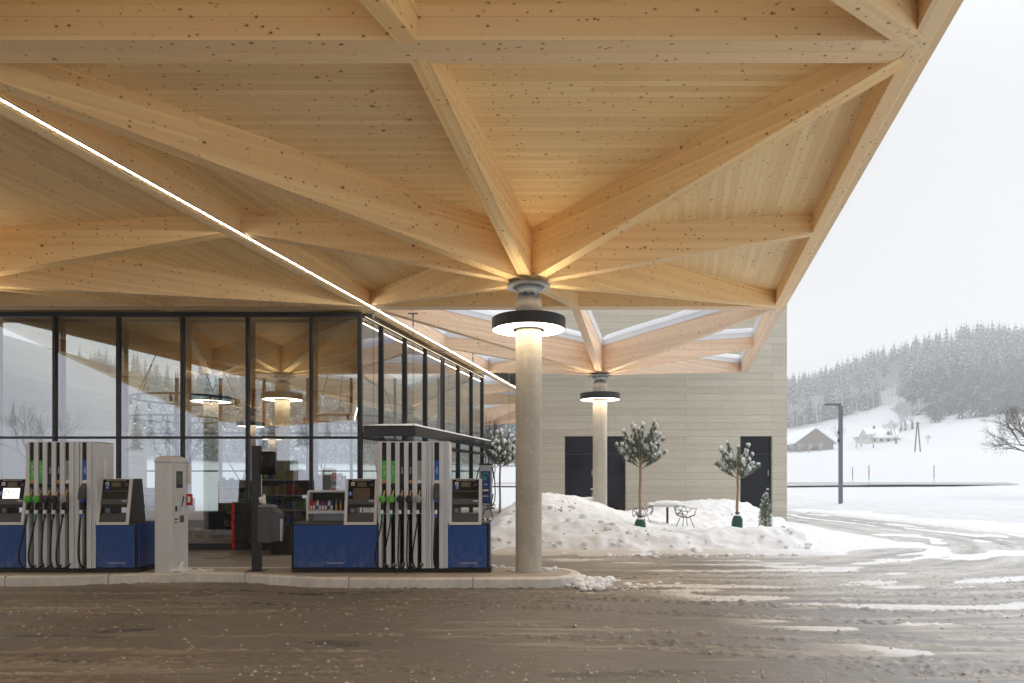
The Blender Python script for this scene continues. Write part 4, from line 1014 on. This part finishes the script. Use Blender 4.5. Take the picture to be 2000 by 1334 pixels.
# ---------------------------------------------------------------- snowy standard pines
t=NT('pine_needles'); o=t.coord('Object'); oi=t.noise(o,9,3); t.lk(t.mix(oi,(.07,.11,.065),(.22,.28,.19)),t.b.inputs['Base Color']); t.b.inputs['Roughness'].default_value=.6; M['needle']=t.m
t=NT('bark'); o=t.coord('Object'); t.lk(t.mix(t.noise(t.mapping(o,(3,3,.8)),8,5),(.17,.115,.07),(.40,.29,.18)),t.b.inputs['Base Color']); t.b.inputs['Roughness'].default_value=.85; t.bump(t.noise(o,30,4),.5,.01); M['bark']=t.m
t=NT('dark_bark'); o=t.coord('Object'); t.lk(t.mix(t.noise(o,5,4),(.05,.04,.035),(.16,.14,.125)),t.b.inputs['Base Color']); t.b.inputs['Roughness'].default_value=.9; M['twig']=t.m
M['sack']=plain('green_jute_sack',(.02,.085,.062),.8,0,.3,9,bump=.5)
def brush(nm,sm,p0,p1,rnd,nl=.13,cnt=130,snow=.9):
    a,b=Vector(p0),Vector(p1); d=(b-a); L=d.length; d.normalize(); u=d.orthogonal().normalized(); w=d.cross(u)
    for k in range(cnt):
        s=rnd.random()**.8; q=a+d*(L*s); ang=rnd.random()*2*PI; rad=(u*math.cos(ang)+w*math.sin(ang)); l=nl*rnd.uniform(.7,1.1)*(1-.25*s)
        tip=q+rad*l*.55+d*l*.9; sd=d.cross(rad).normalized()*.0062
        nm.add([q-sd,q+sd,tip],[(0,1,2)])
    if snow:
        N=4
        for k in range(N):
            s=.38+.68*k/(N-1); q=a+d*(L*s); up=Vector((0,0,1)); off=up*.028*(1-.3*abs(d.z))
            if rnd.random()<snow:
                r=.064*rnd.uniform(.7,1.2)*(.6+.6*s); sm.ball(q+off*1.2+Vector((rnd.uniform(-.02,.02),rnd.uniform(-.02,.02),0)),(r*.72,r*.72,r*.95),sub=1,jit=.28)
def pine(x,y,z,H,crown,label,seed,nb,spread,sack=True,zrange=(.0,1.0),snow=.9):
    rnd=random.Random(seed); t=thing('potted_pine',label,'tree',(x,y,z),group='small snowy pines outside the concrete building')
    tr=MB(); hb=H-crown
    pts=[(0,0,0)]+[(rnd.uniform(-.012,.012),rnd.uniform(-.012,.012),hb*k/5) for k in range(1,6)]
    tr.tube(pts+[(0.02,0,hb+crown*.45)],[.042,.040,.036,.036,.034,.032,.018],10)
    for k in (1.5,2.6,3.4): tr.ball((0,0,hb*k/5),(.044,.044,.03),sub=1,jit=.2)
    nm,sm,bm_=MB(),MB(),MB()
    for k in range(nb):
        ang=2*PI*(k*.381966)+rnd.uniform(-.3,.3); f=(k+.5)/nb; z0=hb-.02+crown*.36*f; out=spread*(1-.62*f**1.3)*rnd.uniform(.80,1.12); up=crown*(.38+.25*f+rnd.uniform(-.08,.14))
        c,s=math.cos(ang),math.sin(ang); top=min(z0+up,H)
        P=bez([(0.01,0,z0),(c*out*.36,s*out*.36,z0+(top-z0)*.26),(c*out*.82,s*out*.82,z0+(top-z0)*.60),(c*out,s*out,top)],12)
        bm_.tube(P,[.014*(1-.5*i/len(P)) for i in range(len(P))],5,cap=False)
        e=P[-1]; e0=P[int(len(P)*.18)]; brush(nm,sm,e0,e+(e-e0)*.10,rnd,.185,420,snow)
        for q in range(2):
            b0=P[int(len(P)*(.25+.3*q))]; a2=ang+rnd.choice((-1,1))*rnd.uniform(.5,1.1); dd=Vector((math.cos(a2),math.sin(a2),rnd.uniform(.5,1.4))).normalized()*rnd.uniform(.24,.38)
            bm_.tube([b0,b0+dd*.6],[.008,.005],4,cap=False); brush(nm,sm,b0+dd*.1,b0+dd,rnd,.165,190,snow*.8)
    tr.build('trunk',M['bark'],t); bm_.build('limbs',M['bark'],t); nm.build('needles',M['needle'],t); sm.build('snow_tufts',M['snow'],t)
    if sack:
        m=MB(); m.lathe([(.15,-.25),(.165,-.1),(.16,.05),(.15,.26),(.10,.34),(.05,.36),(.048,.40),(.08,.44)],9,smooth=False); m.v=[(v[0]*(1+rnd.uniform(-.1,.1)),v[1]*(1+rnd.uniform(-.1,.1)),v[2]) for v in m.v]
        m.build('root_sack',M['sack'],t)
        m=MB(); m.ball((0,-.05,.36),(.09,.08,.03),sub=2,jit=.1); m.build('sack_snow',M['snow'],t)
    return t
pine(3.47,18.5,.34,2.86,1.15,'larger snow tipped pine with green root sack just right of the far column',4,15,.68,snow=1)
pine(6.34,19.2,.40,2.36,1.0,'smaller gappy pine in a green sack beside the right hand door',8,10,.56,snow=1)
pine(-.42,24.0,.40,2.95,1.15,'snow laden pine left of the front column near the charging pillar',13,16,.62,sack=False)
# slim conifer
def slim(x,y,z,H,label):
    rnd=random.Random(2); t=thing('column_conifer',label,'shrub',(x,y,z)); m=MB(); s=MB()
    for k in range(2600):
        h=rnd.random(); r=.155*(1-(max(0,h-.35)/.65)**2.2)*(.75+.25*min(1,h*6))*rnd.uniform(.55,1.15); a=rnd.random()*2*PI; p=Vector((r*math.cos(a),r*math.sin(a),H*h))
        d=Vector((math.cos(a)*.5,math.sin(a)*.5,1)).normalized()*rnd.uniform(.03,.075); w=Vector((-math.sin(a),math.cos(a),rnd.uniform(-.4,.4)))*rnd.uniform(.008,.017)
        m.add([p-w,p+w,p+d+Vector((rnd.uniform(-.02,.02),)*3)],[(0,1,2)])
        if rnd.random()<.085: s.ball(p+Vector((math.cos(a)*.02,math.sin(a)*.02,.03)),(rnd.uniform(.012,.032),)*2+(.014,),sub=1,jit=.3)
    m.build('foliage',M['needle'],t); s.build('snow_tufts',M['snow'],t)
    q=MB(); q.tube([(0,0,-.2),(0,0,H*.6)],.02,6); q.build('stem',M['twig'],t)
slim(6.72,18.1,.12,1.28,'narrow dark green conifer dusted with snow near the corner of the concrete building')

# ---------------------------------------------------------------- tables and wire chairs in the snow
def table(x,y,z,label,r=.42,h=.74):
    t=thing('garden_table',label,'table',(x,y,z),group='round bistro tables in the snow')
    m=MB(); m.lathe([(0,h-.03),(r,h-.03),(r,h),(0,h)],40,smooth=False); m.build('table_top',M['white'],t)
    m=MB(); m.lathe([(r-.01,h+.001),(r+.005,h+.03),(r-.02,h+.10),(r-.10,h+.15),(0,h+.17)],40); m.build('snow_cap',M['snow'],t)
    m=MB(); m.tube([(0,0,.02),(0,0,h-.031)],.035,12); m.build('stem',M['anth'],t)
    m=MB(); m.lathe([(.20,0),(.20,.015),(.05,.04),(0,.04)],24); m.build('foot',M['anth'],t)
def wchair(x,y,z,rot,label,seed,snow=False):
    rnd=random.Random(seed); t=thing('wire_chair',label,'chair',(x,y,z),rotz=rot,group='black wire bucket chairs in the snow')
    m=MB(); P=[]; rows=[(.13,.36),(.24,.42),(.31,.55),(.33,.70)]
    for j,(r,zz) in enumerate(rows):
        n=5+j
        for k in range(n):
            a=PI*.5+(-PI*.78+2*PI*.78*k/(n-1)) if j>0 else 2*PI*k/n
            P.append((j,Vector((r*math.cos(a)+rnd.uniform(-.02,.02),r*math.sin(a)*.95+rnd.uniform(-.02,.02),zz+rnd.uniform(-.03,.03)-(.10*(1-math.sin(a)) if j>1 else 0)))))
    E=set()
    for i,(ja,a) in enumerate(P):
        c=sorted((( (a-b).length,k) for k,(jb,b) in enumerate(P) if k!=i and abs(ja-jb)<=1))[:3]
        for _,k in c: E.add((min(i,k),max(i,k)))
    for i,k in E: m.tube([P[i][1],P[k][1]],.009,5)
    m.build('wire_shell',M['black'],t)
    for s1 in (-1,1):
        for s2 in (-1,1):
            m=MB(); m.tube([(s1*.10,s2*.10,.36),(s1*.20,s2*.22,.0)],.010,6); m.build('leg',M['black'],t)
    if snow:
        m=MB(); m.ball((0,.02,.43),(.22,.22,.07),sub=2,jit=.08); m.ball((0,.29,.74),(.20,.05,.05),sub=2,jit=.1); m.build('seat_snow',M['snow'],t)
table(4.78,21.0,.22,'round table with a thick cap of snow between the two small pines')
table(2.55,22.2,.30,'round snow capped table half hidden behind the far column')
wchair(5.12,20.2,.30,2.4,'black wire bucket chair to the right of the snow capped table',1)
wchair(3.95,20.6,.30,-2.3,'snow covered wire chair behind the larger pine trunk',2,True)
wchair(-.85,23.6,.38,1.5,'black wire chair standing by the charging pillar',6)
wchair(3.0,23.3,.35,.3,'wire chair with snow behind the far column',5,True)
# stones and dead stalks poking from the heap
m=MB(); rr_=random.Random(9)
for _ in range(30):
    cx_,cy_=rr_.choice(((1.35,18.6),(1.75,19.6),(3.25,16.6),(3.1,16.2),(1.95,17.0),(7.1,22.5)))
    x=cx_+rr_.gauss(0,.13); y=cy_+rr_.gauss(0,.16); r=.01+.03*rr_.random()**2; m.ball((x,y,HP(x,y)+r*.2),(r,r,r*.8),sub=1,jit=.35,smooth=False)
o=m.build('dirt_lumps',plain('frozen_soil',(.20,.18,.15),.9,0,.4,9)); o['kind']='stuff'
# ---------------------------------------------------------------- street lamp and poles
M['lampgrey']=plain('lamp_grey_coating',(.13,.155,.18),.45,0,.1,3)
def lamp_post(x,y,z,label,flip=-1,H=6.3):
    t=thing('street_lamp',label,'street lamp',(x,y,z),group='angular grey street lamps')
    m=MB(); m.bbox(-.10,.10,-.10,.10,-.6,H,.01); m.build('pole',M['lampgrey'],t)
    m=MB(); m.bbox(min(0,flip*.95),max(0,flip*.95)+.0,-.10,.10,H+.002,H+.17,.01); m.build('arm',M['lampgrey'],t)
    m=MB(); m.box(min(flip*.3,flip*.9),max(flip*.3,flip*.9),-.06,.06,H-.008,H+.0); m.build('light_panel',M['lwhite'],t)
    m=MB(); m.bbox(-.16,-.09,-.05,.05,H*.72,H*.75,.01); m.bbox(-.18,-.092,-.05,.05,H*.64,H*.67,.01); m.build('sensor',M['anth'],t)
lamp_post(20.6,42.8,.15,'grey angular street lamp standing alone in the snow right of the building')
lamp_post(-31,-5,.1,'street lamp mirrored faintly in the shop front',1)
def marker(x,y,z,h,label,red=True):
    t=thing('snow_marker',label,'marker post',(x,y,z),group='snow marker posts along the far road')
    m=MB(); m.tube([(0,0,-.3),(0,0,h)],.05,8); m.build('pole',M['twig'],t)
    if red: m=MB(); m.tube([(0,0,h*.45),(0,0,h*.75)],.065,8); m.build('reflective_band',M['red'],t)
    m=MB(); m.tube([(0,0,0.0),(0,0,h*.22)],.075,8); m.build('foot_sleeve',M['lwhite'],t)
fr=lambda px,Y:(px-1000)/1333*Y
marker(fr(1697,87),87,1.5,2.3,'snow marker post with a red band, nearest the street lamp')
marker(fr(1824,96),96,1.6,2.4,'lone snow marker post behind the far road, further right',False)
marker(fr(1665,98),98,1.6,2.2,'thin snow marker post just left of the red banded one',False)
# A-frame power pole
px_,Yp=fr(1792,250),250; zb=T(px_,Yp)
t=thing('power_pole','tall A shaped wooden power pole in the snowy field','pole',(px_,Yp,zb))
m=MB(); m.tube([(-1.1,0,-1),(-.1,0,11)],.22,6); m.build('leg',M['twig'],t); m=MB(); m.tube([(1.1,0,-1),(.1,0,11)],.22,6); m.build('leg',M['twig'],t)
m=MB(); m.box(-.9,.9,-.1,.1,10.4,10.6); m.build('cross_arm',M['twig'],t)
# barn and farmhouse
M['barnwood']=wood('weathered_barn_boards',(.20,.17,.15),row=.3,width=9,knots=0,seam=.6)
def barn():
    Y=300; x=fr(1592,Y); z=T(x,Y)-.6
    t=thing('barn','weathered timber barn with a broad snowy gable roof at the foot of the hill','barn',(x,Y,z))
    w=8.0;h=4.4;H=10.4;L=22
    m=MB(); m.extr([(-w,-2),(w,-2),(w,h),(0,H),(-w,h)],'y',0,L); m.build('wall',M['barnwood'],t)
    m=MB()
    for s in (-1,1):
        m.hexa([(0,-1,H+.05),(s*9.6,-1,h-.95),(s*9.6,L+1,h-.95),(0,L+1,H+.05),(0,-1,H+.6),(s*9.6,-1,h-.4),(s*9.6,L+1,h-.4),(0,L+1,H+.6)])
    m.build('roof',M['snow'],t)
    m=MB(); m.box(-1.6,1.6,-.06,-.01,-1.4,2.4); m.build('door',M['twig'],t)
barn()
def house():
    Y=310; x=fr(1728,Y); z=T(x,Y)-.3
    t=thing('farmhouse','low pale farmhouse with a snow covered roof between bare trees','house',(x,Y,z))
    w=7.0; m=MB(); m.box(-w,w,0,9,-2,2.6); m.extr([(0,2.6),(9,2.6),(4.5,6.4)],'x',-w,w); m.build('wall',plain('pale_render',(.62,.60,.52),.8),t)
    m=MB()
    m.hexa([(-w-.6,-.8,2.1),(w+.6,-.8,2.1),(w+.6,4.5,6.5),(-w-.6,4.5,6.5),(-w-.6,-.8,2.6),(w+.6,-.8,2.6),(w+.6,4.5,7.0),(-w-.6,4.5,7.0)])
    m.hexa([(-w-.6,4.5,6.5),(w+.6,4.5,6.5),(w+.6,9.8,2.1),(-w-.6,9.8,2.1),(-w-.6,4.5,7.0),(w+.6,4.5,7.0),(w+.6,9.8,2.6),(-w-.6,9.8,2.6)])
    rf=m.build('roof',M['snow'],t)
    m=MB(); m.box(1.5,3.2,-.2,1.2,4.0,5.2); m.build('dormer',M['barnwood'],rf)
    m=MB(); m.box(-3,-2.2,4,4.8,6.5,8); m.build('chimney',M['barnwood'],rf)
    for k in range(4): m=MB(); m.box(-5.4+k*3.2,-4.2+k*3.2,-.05,-.01,.7,1.9); m.build('window',M['frame'],t)
house()
# ---------------------------------------------------------------- bare snowy trees
t=NT('frosted_twigs'); o=t.coord('Object'); t.lk(t.mix(t.noise(o,1.2,3),(.22,.21,.21),(.70,.72,.75)),t.b.inputs['Base Color']); t.b.inputs['Roughness'].default_value=.9; M['frost']=t.m
def branches(m,p,d,L,r,dep,rnd,fl):
    q=p+d*L; v=d.orthogonal().normalized()
    n=3; vs=[]
    w=d.cross(v)
    for c,rr in ((p,r),(q,r*.62)):
        for k in range(n): a=2*PI*k/n; vs.append(c+(v*math.cos(a)+w*math.sin(a))*rr)
    m.add(vs,[(k,(k+1)%n,n+(k+1)%n,n+k) for k in range(n)])
    if dep==0: return
    for k in range(3 if dep>1 else 4):
        ax=Vector((rnd.gauss(0,1),rnd.gauss(0,1),rnd.gauss(0,1))).normalized(); nd=(d+ax*fl+Vector((0,0,.12))).normalized()
        branches(m,q if k<2 else p+d*L*rnd.uniform(.45,.9),nd,L*rnd.uniform(.62,.82),r*.6,dep-1,rnd,fl)
def bare(x,y,z,H,label,seed,mat=None,dep=5,fl=.55,group='bare snowy trees in the field',th=.02):
    rnd=random.Random(seed); t=thing('bare_tree',label,'tree',(x,y,z),group=group); m=MB()
    for k in range(3): branches(m,Vector((0,0,H*.16)),(Vector((rnd.gauss(0,.35),rnd.gauss(0,.35),1))).normalized(),H*.21,H*th,dep,rnd,fl)
    m.build('crown',mat or M['frost'],t); m=MB(); m.tube([(0,0,-.5),(0,0,H*.18)],[H*th*1.6,H*th*1.2],7); m.build('trunk',M['twig'],t)
for k,(px,Y,H,lb) in enumerate(((1750,300,14,'largest round bare tree, right of the farmhouse'),(1706,292,8.5,'small bare tree in front of the farmhouse'),(1672,296,6.5,'low bare fruit tree left of the farmhouse'),
      (1682,300,7,'second low bare fruit tree left of the farmhouse'),(1640,312,12,'pale frosted tree behind the street lamp'),(1562,292,5.5,'snowy shrub at the left corner of the barn'),(1580,290,4.8,'snowy shrub before the barn wall'),(1603,290,5.2,'snowy shrub before the barn on its right'),(1545,295,5,'snowy bush between the building edge and the barn'),
      (1768,335,19,'tall thin bare tree behind the power pole, left one'),(1782,335,20,'tall thin bare tree behind the power pole, right one'),(1760,335,18,'slender bare tree at the edge of the spruces'),(1812,290,4.5,'tiny frosted bush right of the power pole'))):
    x=fr(px,Y); bare(x,Y,T(x,Y),H,lb,40+k)
x=fr(2048,50); bare(x,50,.6,9.0,'dark leafless bush cut by the right edge of the picture',77,M['twig'],6,.75,'bare dark bushes',.013)
bare(-1.05,29.5,.0,6.0,'thin young bare tree behind the charging pillar',78,M['twig'],4,.35,'young bare trees',.005)
for k,(x,y) in enumerate(((-9,46),(-14,50),(-5,44),(-19,48))): bare(x,y,.1,9,'bare young tree seen through the shop glass',90+k,M['twig'],4,.45,'bare trees seen through the shop',.007)
for k,(x,y) in enumerate(((-33,-14),(-27,-22),(-40,-10))): bare(x,y,.1,9,'bare tree mirrored in the shop front',95+k,M['frost'],4,.5,'bare trees mirrored in the shop front',.008)
# ---------------------------------------------------------------- spruces
t=NT('snowy_spruce'); o=t.coord('Object'); g=t.new('ShaderNodeNewGeometry'); sp=t.new('ShaderNodeSeparateXYZ'); t.lk(g.outputs['Normal'],sp.inputs[0])
n=t.noise(o,.9,4,.7); up=t.math('ADD',t.math('MULTIPLY',t.math('SUBTRACT',n,.5),1.1),.42)
t.lk(t.mix(t.ramp(up,[(.40,(0,0,0)),(.56,(1,1,1))]),(.045,.065,.058),(.66,.70,.74)),t.b.inputs['Base Color']); t.b.inputs['Roughness'].default_value=.9; M['spruce']=t.m
def spruce_mesh(seed,tiers=9,seg=9):
    rnd=random.Random(seed); m=MB()
    for k in range(tiers):
        f=k/(tiers-1); z=.06+.86*f; R=.205*(1-f)**.82+.012; z1=z+.13*(1-.4*f); dz=.055*(1-f*.5)
        n=seg; vs=[(0,0,z1)]
        ph=rnd.random()*6
        for j in range(n*2):
            a=ph+PI*j/n; r=R*((1.0 if j%2==0 else .50)*rnd.uniform(.8,1.18)); vs.append((r*math.cos(a),r*math.sin(a),z-(dz if j%2==0 else -.02)*rnd.uniform(.6,1.3)))
        m.add(vs,[(0,1+j,1+(j+1)%(n*2)) for j in range(n*2)])
    return m
protos=[spruce_mesh(s) for s in (1,2,3,4)]
tm=[]
for k,p in enumerate(protos):
    o=p.build('spruce_shape%d'%k,M['spruce']); tm.append(o.data); bpy.data.objects.remove(o)
def spruce_thing(x,y,z,H,k,label):
    t=thing('spruce_tree',label,'tree',(x,y,z),group='snow laden spruces in the dark front stand'); t.rotation_euler[2]=random.random()*6
    o=bpy.data.objects.new('crown',tm[k%4]); link(o,t); o.scale=(H,H,H)
    o=bpy.data.objects.new('trunk',trunk_me); link(o,t); o.scale=(H,H,H)
q=MB(); q.tube([(0,0,-.03),(0,0,.2)],.012,5); o=q.build('trunk_shape',M['twig']); trunk_me=o.data; bpy.data.objects.remove(o)
rf=random.Random(21)
# the dark stand at the right, tree by tree
n=0
while n<150:
    px=rf.uniform(1772,2060); Y=rf.uniform(330,420); x=fr(px,Y)
    lim=338+max(0,(1830-px))*.9
    if Y<lim: continue
    spruce_thing(x,Y,T(x,Y),rf.uniform(15,23),n,'snow laden spruce in the dark front stand above the field'); n+=1
# mass of woodland on the hill: one object
def mass(name,pts,hr,bare_frac,seed,label=None):
    rnd=random.Random(seed); V=[];F=[]
    arr=[(np.array(p.v),p.f) for p in protos]; nb=0
    for x,y in pts:
        z=T(x,y); H=rnd.uniform(*hr); v,f=arr[rnd.randrange(4)]; a=rnd.random()*6.28; c,s=math.cos(a),math.sin(a)
        w=H*rnd.uniform(.85,1.25); vv=np.stack([x+(v[:,0]*c-v[:,1]*s)*w,y+(v[:,0]*s+v[:,1]*c)*w,z+v[:,2]*H],-1)
        b=nb; V.append(vv); F+= [[b+i for i in q] for q in f]; nb+=len(vv)
    me=bpy.data.meshes.new(name); me.from_pydata(np.concatenate(V).tolist(),[],F); me.materials.append(M['spruce']); me.update()
    o=bpy.data.objects.new(name,me); link(o); o['kind']='stuff'; return o
pts=[]
while len(pts)<1700:
    px=rf.uniform(1500,2100); Y=rf.uniform(425,760)**1; 
    if px<1780 and Y>720: continue
    if fbm(np.array(px*.012),np.array(Y*.012),3,6)<.30 and Y<600: continue
    pts.append((fr(px,Y),Y))
mass('spruce_wood',pts,(18,28),0,5)
pts=[]
while len(pts)<700:
    px=rf.uniform(120,1060); Y=rf.uniform(190,520); pts.append((fr(px,Y),Y))
mass('spruce_wood',pts,(16,26),0,6)
pts=[]
while len(pts)<60:
    a=rf.uniform(PI*.95,PI*1.75); r=rf.uniform(330,560); pts.append((r*math.cos(a),20+r*math.sin(a)))
mass('spruce_wood',pts,(16,24),0,7)
# frosted broadleaf wood: trunks and twig haze as one mass
rnd=random.Random(31); bt=[]
for s in range(4):
    m=MB(); r2=random.Random(60+s)
    for k in range(2): branches(m,Vector((0,0,.25)),Vector((r2.gauss(0,.2),r2.gauss(0,.2),1)).normalized(),.2,.008,4,r2,.5)
    m.tube([(0,0,-.03),(0,0,.27)],.010,4,cap=False); bt.append((np.array([tuple(v) for v in m.v]),m.f))
V=[];F=[];nb=0;c_=0
while c_<520:
    px=rnd.uniform(1500,2050); Y=rnd.uniform(415,700)
    if px>1800 and Y<450: continue
    if px>1820 and rnd.random()<.5: continue
    x=fr(px,Y); z=T(x,Y); H=rnd.uniform(16,24); v,f=bt[rnd.randrange(4)]; a=rnd.random()*6.28; c,s=math.cos(a),math.sin(a)
    V.append(np.stack([x+(v[:,0]*c-v[:,1]*s)*H,Y+(v[:,0]*s+v[:,1]*c)*H,z+v[:,2]*H],-1)); F+=[[nb+i for i in q] for q in f]; nb+=len(v); c_+=1
me=bpy.data.meshes.new('frosted_wood'); me.from_pydata(np.concatenate(V).tolist(),[],F); me.materials.append(M['frost']); me.update()
o=bpy.data.objects.new('frosted_wood',me); link(o); o['kind']='stuff'
# ---------------------------------------------------------------- inside the shop
M['spot']=emis('spotlight_lens',(1,.88,.7),1.0)
def goods(x0,x1,y,z,h,rnd,mats,m,mi0):
    x=x0
    while x<x1-.06:
        w=rnd.choice((.08,.10,.14,.2)); hh=h*rnd.uniform(.6,1); mi=rnd.randrange(mi0)
        m.bbox(x,min(x1,x+w)-.008,y-.10,y+.10,z,z+hh,.006,mi=mi); x+=w
gm=[plain('pack_'+n,c,.4,0,.15,5) for n,c in (('ochre',(.75,.55,.15)),('green',(.2,.45,.2)),('white',(.8,.8,.78)),('red',(.6,.1,.07)),('brown',(.45,.25,.1)),('blue',(.08,.2,.6)),('lime',(.5,.65,.2)))]
def shelf(x,y,w,h,label,seed,n=5,rot=0):
    rnd=random.Random(seed); t=thing('shop_shelf',label,'shelf',(x,y,.015),rotz=rot,group='shop shelves behind the glass')
    m=MB(); m.box(-.03,0,-.25,.25,0,h); m.box(w,w+.03,-.25,.25,0,h); m.box(0,w,.20,.23,0,h); m.build('frame',M['anth'],t)
    for k in range(n):
        z=.12+(h-.3)*k/(n-1); m=MB(); m.box(.001,w-.001,-.24,.199,z,z+.025); m.box(.001,w-.001,-.252,-.241,z-.005,z+.035,mi=1); s_=m.build('shelf_board',[M['anth'],M['silver2']],t)
        m=MB(); goods(.02,w-.02,-.135,z+.026,min(.3,(h-.3)/(n-1)-.08),rnd,gm,m,len(gm)); m.build('goods',gm,s_)
shelf(-6.62,17.75,1.35,1.9,'tall shelf of ochre and brown packs behind the service bin',1)
shelf(-8.0,18.9,1.1,1.7,'shelf of jars just left of the service post, behind glass',2)
shelf(-11.8,20.5,1.3,1.5,'low shelf of jars behind the payment terminal',3)
shelf(-4.9,21.5,1.1,1.7,'shelf standing in the shop near the glass corner',4)
shelf(-7.4,23.5,1.6,1.9,'long shelf further back in the shop',7)
shelf(-9.6,18.2,1.0,1.25,'low shelf of packs right behind the payment terminal',9,4)
shelf(-5.1,19.6,1.2,1.5,'shelf of packs behind the oil rack and dispenser 4',10)
t=thing('display_tower','round dark display tower with white lettering inside the shop','display',(-4.95,17.9,.015))
m=MB(); m.lathe([(0,0),(.2,0),(.2,1.85),(0,1.85)],24); m.build('body',M['anth'],t)
for s,z in (('WC',1.45),('SB',1.1)): lettering(s,.10,M['lwhite'],t,(.02,-.205,z),(PI/2,0,0))
t=thing('sales_counter','low sales counter stocked with blue and green packs behind the left glass','counter',(-8.1-.0,18.0,.015))
m=MB(); m.bbox(-2.0,.3,-.2,.5,.0,.12,.01); m.bbox(-2.0,.3,.0,.5,.121,.85,.01); m.build('body',M['navy'],t)
rnd=random.Random(8); m=MB(); goods(-1.95,.25,-.08,.13,.35,rnd,gm,m,len(gm)); m.build('goods',gm,t)
m=MB(); m.bbox(-2.05,.35,-.05,.55,.851,.90,.01); m.build('counter_top',M['slate'],t)
m=MB(); 
for k in range(5): m.tube([(-1.5+k*.16,-.21,.20),(-1.5+k*.16,-.20,.20)],.06,14)
m.build('round_tags',M['lwhite'],t)
for k,(x,y) in enumerate(((-10.5,22),(-5.8,24.5),(-12,24.5))):
    t=thing('spotlight_ring',['left','right','rear'][k]+' hanging black steel track with small spotlights inside the shop','ceiling light',(x,y,3.95 if k else 4.35),group='spotlight tracks in the shop')
    m=MB(); R=1.6; m.tube([(R*math.cos(2*PI*i/40),R*math.sin(2*PI*i/40),0) for i in range(41)],.035,6,cap=False); m.build('track',M['anth'],t)
    for i in range(9):
        a=2*PI*i/9; m=MB(); m.tube([(R*math.cos(a),R*math.sin(a),-.04),(R*math.cos(a)+.03,R*math.sin(a),-.26)],.042,8); sl=m.build('spotlight',M['anth'],t); m=MB(); m.tube([(R*math.cos(a)+.03,R*math.sin(a),-.262),(R*math.cos(a)+.0301,R*math.sin(a),-.264)],.034,8); m.build('lens',M['spot'],sl)
    for i in range(3):
        a=2*PI*i/3; m=MB(); m.tube([(R*math.cos(a),R*math.sin(a),.03),(R*math.cos(a)*.6,R*math.sin(a)*.6,ZC0-.2-t.location.z)],.012,5); m.build('suspension',M['anth'],t)
# ---------------------------------------------------------------- winter haze in the valley
m=MB(); m.box(-930,930,-730,930,-14,200)
hz=bpy.data.materials.new('haze'); hz.use_nodes=True; hn=hz.node_tree.nodes; hn.remove(hn['Principled BSDF'])
pv=hn.new('ShaderNodeVolumePrincipled'); pv.inputs['Color'].default_value=(.985,.99,1,1); pv.inputs['Density'].default_value=.0008; pv.inputs['Anisotropy'].default_value=.2
hz.node_tree.links.new(pv.outputs[0],hn['Material Output'].inputs['Volume'])
o=m.build('haze',hz); o['kind']='stuff'
